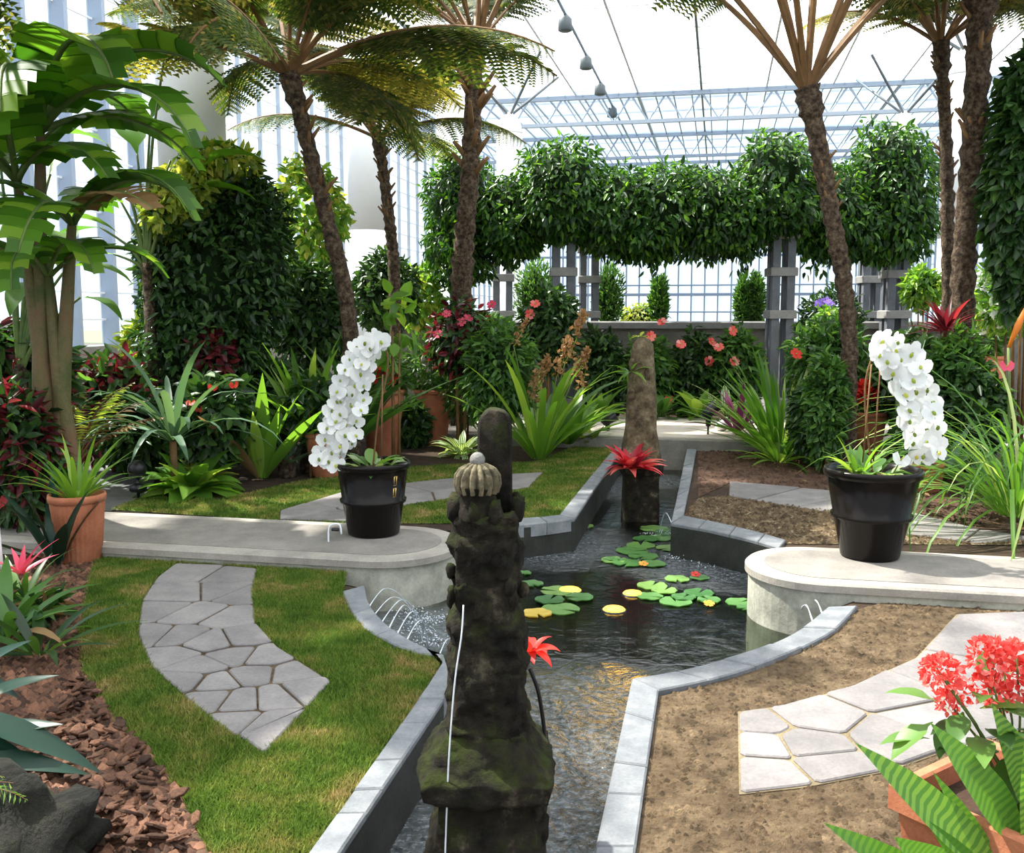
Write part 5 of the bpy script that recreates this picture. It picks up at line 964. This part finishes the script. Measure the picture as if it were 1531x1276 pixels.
bush('shrub', 'mid green shrub hiding the foot of the fan-stalked tree fern', 'shrub', 1206, 1266, 525, 690, 9.0, 1500, 17, 'midgreen', None, .4, .4, depth=.6); bush('shrub', 'lime shrub beside the pergola behind the tree fern', 'shrub', 1215, 1260, 455, 560, 11.6, 500, 15, 'bright', None, .4, .2, False); bush('violet_shrub', 'shrub with violet blooms before the right pergola post', 'shrub', 1195, 1290, 430, 540, 12.6, 1200, 14, 'deep', ('five', 'violet', 12, [(1228, 452), (1236, 450), (1222, 455), (1242, 456)]), .3, .1, False)
bush('shrub', 'lime flat-topped shrub between the two right trunks', 'shrub', 1352, 1408, 402, 460, 12.5, 600, 14, 'bright'); bush('shrub', 'green shrub under the dark red cordyline', 'shrub', 1385, 1475, 492, 640, 9.2, 1100, 18, 'midgreen', None, .35, .3); cz = Z(500, 9.5); rosette('cordyline', 'dark red cordyline at the foot of the right trunks', 'plant', gd(1403, 9.5), 40, .40, .13, 'lance', .7, 'burgundy', (.1, 1.4), .02, z0=cz); mb = MB(); tube(mb, [(0, 0, 0), (0, 0, cz + .05)], .022, 6); obj('stem', mb, 'petiole', bpy.data.objects['cordyline.001'])
rosette('canna', 'single tall broad leaf behind the right orchid', 'plant', gd(1338, 9.6), 7, .85, .2, 'lance', .4, 'bluegreen', (.7, 1.3), .03, z0=.65); mb = MB(); tube(mb, [(0, 0, 0), (0, 0, .7)], .022, 6); obj('stem', mb, 'greenstem', bpy.data.objects['canna'])
rosette('agave', 'grey-green agave beside the right orchid', 'plant', gd(1415, 8.3), 16, .6, .14, 'sword', .5, 'bluegreen', (.3, 1.2), .03, z0=.12); mb = MB(); lathe(mb, [(.08, 0), (.07, .16)], 9); obj('stem', mb, 'trunk', bpy.data.objects['agave.001'])
rosette('spider_grass', 'big arching pale-striped grass at the right edge', 'grass plant', gd(1520, 6.7), 170, 1.5, .016, 'strap', 2.1, 'grassblade', (.6, 1.5), .12, z0=.08, jit=.4)
rosette('spider_grass', 'second arching grass just behind at the right edge', 'grass plant', gd(1570, 7.6), 80, 1.7, .016, 'strap', 1.8, 'grassblade', (.5, 1.45), .10, z0=.05, jit=.4)
bush('climbing_vine', 'dark climbing vine hanging at the right edge', 'vine', 1485, 1570, 70, 470, 9.2, 3200, 26, 'deep', None, .5, .9, True, shell=(.7, 1.1)); bush('blossom_shrub', 'white-flecked shrub under the hanging vine', 'shrub', 1445, 1560, 395, 500, 10.8, 1200, 16, 'bright', None, .5, .3, False, mats2=('white_petal', .25)); bush('shrub', 'dark shrub below the raised pot at the right edge', 'shrub', 1400, 1500, 540, 690, 9.0, 1400, 20, 'deep')
he = thing('heliconia', 'orange-tipped heliconia stem at the right edge', 'plant', gd(1510, 7.8)); mb = MB(); q = P(1508, 520, 7.8) - he.location; q2 = P(1536, 455, 7.8) - he.location; tube(mb, [(0, 0, 0), q * .7, q], .012, 6); obj('stem', mb, 'greenstem', he); mb = MB(); tube(mb, [q, q.lerp(q2, .5), q2], [.012, .03, .01], 8); obj('bract', mb, 'orange', he); put('flower', flower_mesh('spathe', 'pinkred'), he, P(1505, 548, 7.7) - he.location, (R(70), 0, 0), .1)
rosette('potted_lily', 'short green leaves rising in the right black pot', 'plant', cr_ + Vector((-.1, -.03, hr * .9)), 12, .26, .16, 'lance', .5, 'bright', (.4, 1.3), .03)
t = thing('calla_lily', 'white bloom and cream leaves at the rim of the right black pot', 'flower', cr_ + Vector((.05, -.12, hr * .9))); put('flower', flower_mesh('spathe', 'white_petal'), t, (.05, -.02, .12), (R(60), .3, 0), .09)
mb = MB(); tube(mb, [(0, 0, 0), (.05, -.02, .12)], .005, 5); obj('stem', mb, 'greenstem', t)
for i in range(6): put('leaf', leaf_mesh('ovate', .4, .8, 'variegated'), t, (0, 0, 0), lrot(3.5 + i * .5, random.uniform(.35, .9)), .13)
# ------------------------------------------------------------------ lamps and small things
def globe_light(label, px, py, s=1.0):
    c = G(px, py); t = thing('garden_light', label, 'garden light', c); h = (Z(688, c.y)) * s
    mb = MB(); tube(mb, [(0, 0, -.03), (0, 0, h * .55)], .014, 8); obj('stake', mb, 'black_metal', t); mb = MB(); lathe(mb, [(.06, h * .18), (.07, h * .22), (.07, h * .34), (.03, h * .4)], 14); obj('base_box', mb, 'black_metal', t)
    mb = MB(); ball(mb, (0, 0, h * .76), h * .24, 16, 12); obj('globe', mb, 'black_metal', t); mb = MB(); lathe(mb, [(h * .17, h * .60), (h * .20, h * .60), (h * .20, h * .64), (h * .17, h * .64)], 16); obj('collar', mb, 'black_metal', t)
globe_light('black globe garden light on a stake by the dark path', 207, 745)
def spot(label, px, py, ht, dirx, head='black_metal', d=None, z=0.0):
    c = G(px, py) if d is None else gd(px, d, z); t = thing('spot_light', label, 'spot light', c, 0, 'garden spot lights'); mb = MB(); tube(mb, [(0, 0, -.02), (0, 0, ht * .6)], .012, 6); obj('stake', mb, 'black_metal', t)
    mb = MB(); tube(mb, [(-.06 * dirx, 0, ht * .62), (-.04 * dirx, 0, ht * .68), (.09 * dirx, -.02, ht * .92)], [.03, .055, .075], 10); obj('lamp_head', mb, head, t); mb = MB(); box(mb, (0, 0, ht * .55), (.05, .05, .1)); obj('bracket', mb, 'black_metal', t)
spot('black spot light at the corner of the far lawn', 908, 662, .36, 1); spot('black spot light on a stake at the far right bed', 1058, 668, .52, 1); spot('white spot light lying near the purple cordyline', 1078, 662, .26, 1, 'white_plastic')
c = G(492, 832); t = thing('hook_stake', 'thin metal hook stake at the left pier edge', 'stake', c); mb = MB(); tube(mb, spline([(0, 0, 0), (0, 0, .16), (.02, 0, .2), (.07, 0, .2), (.08, 0, .14)], 14), .006, 6); obj('hook', mb, 'steel_white', t); mb = MB(); tube(mb, [(.02, 0, .17), (.065, 0, .17)], .012, 6); obj('clip', mb, 'black_metal', t)
mb = MB(); tube(mb, [(0, 0, 0), (-.02, 0, .6)], .008, 6); obj('plant_stake', mb, 'white_plastic', None, True, tuple(G(8, 900)), label='thin white plant stake at the left edge', category='stake')
# a few things the light falls on near the beds: fallen leaves
for px, py, lb in ((1375, 742, 'brown fallen leaf beside the red-brown urn'), (1205, 725, 'brown fallen leaf on the litter between the striped clump and the right black pot'), (345, 715, 'brown fallen leaf by the foot of the bird-nest fern')):
    put('fallen_leaf', leaf_mesh('ovate', .45, .3, 'dryleaf'), None, G(px, py) + Vector((0, 0, .03)), (0, 0, random.random() * 6), .12, label=lb, category='leaf', group='fallen leaves')
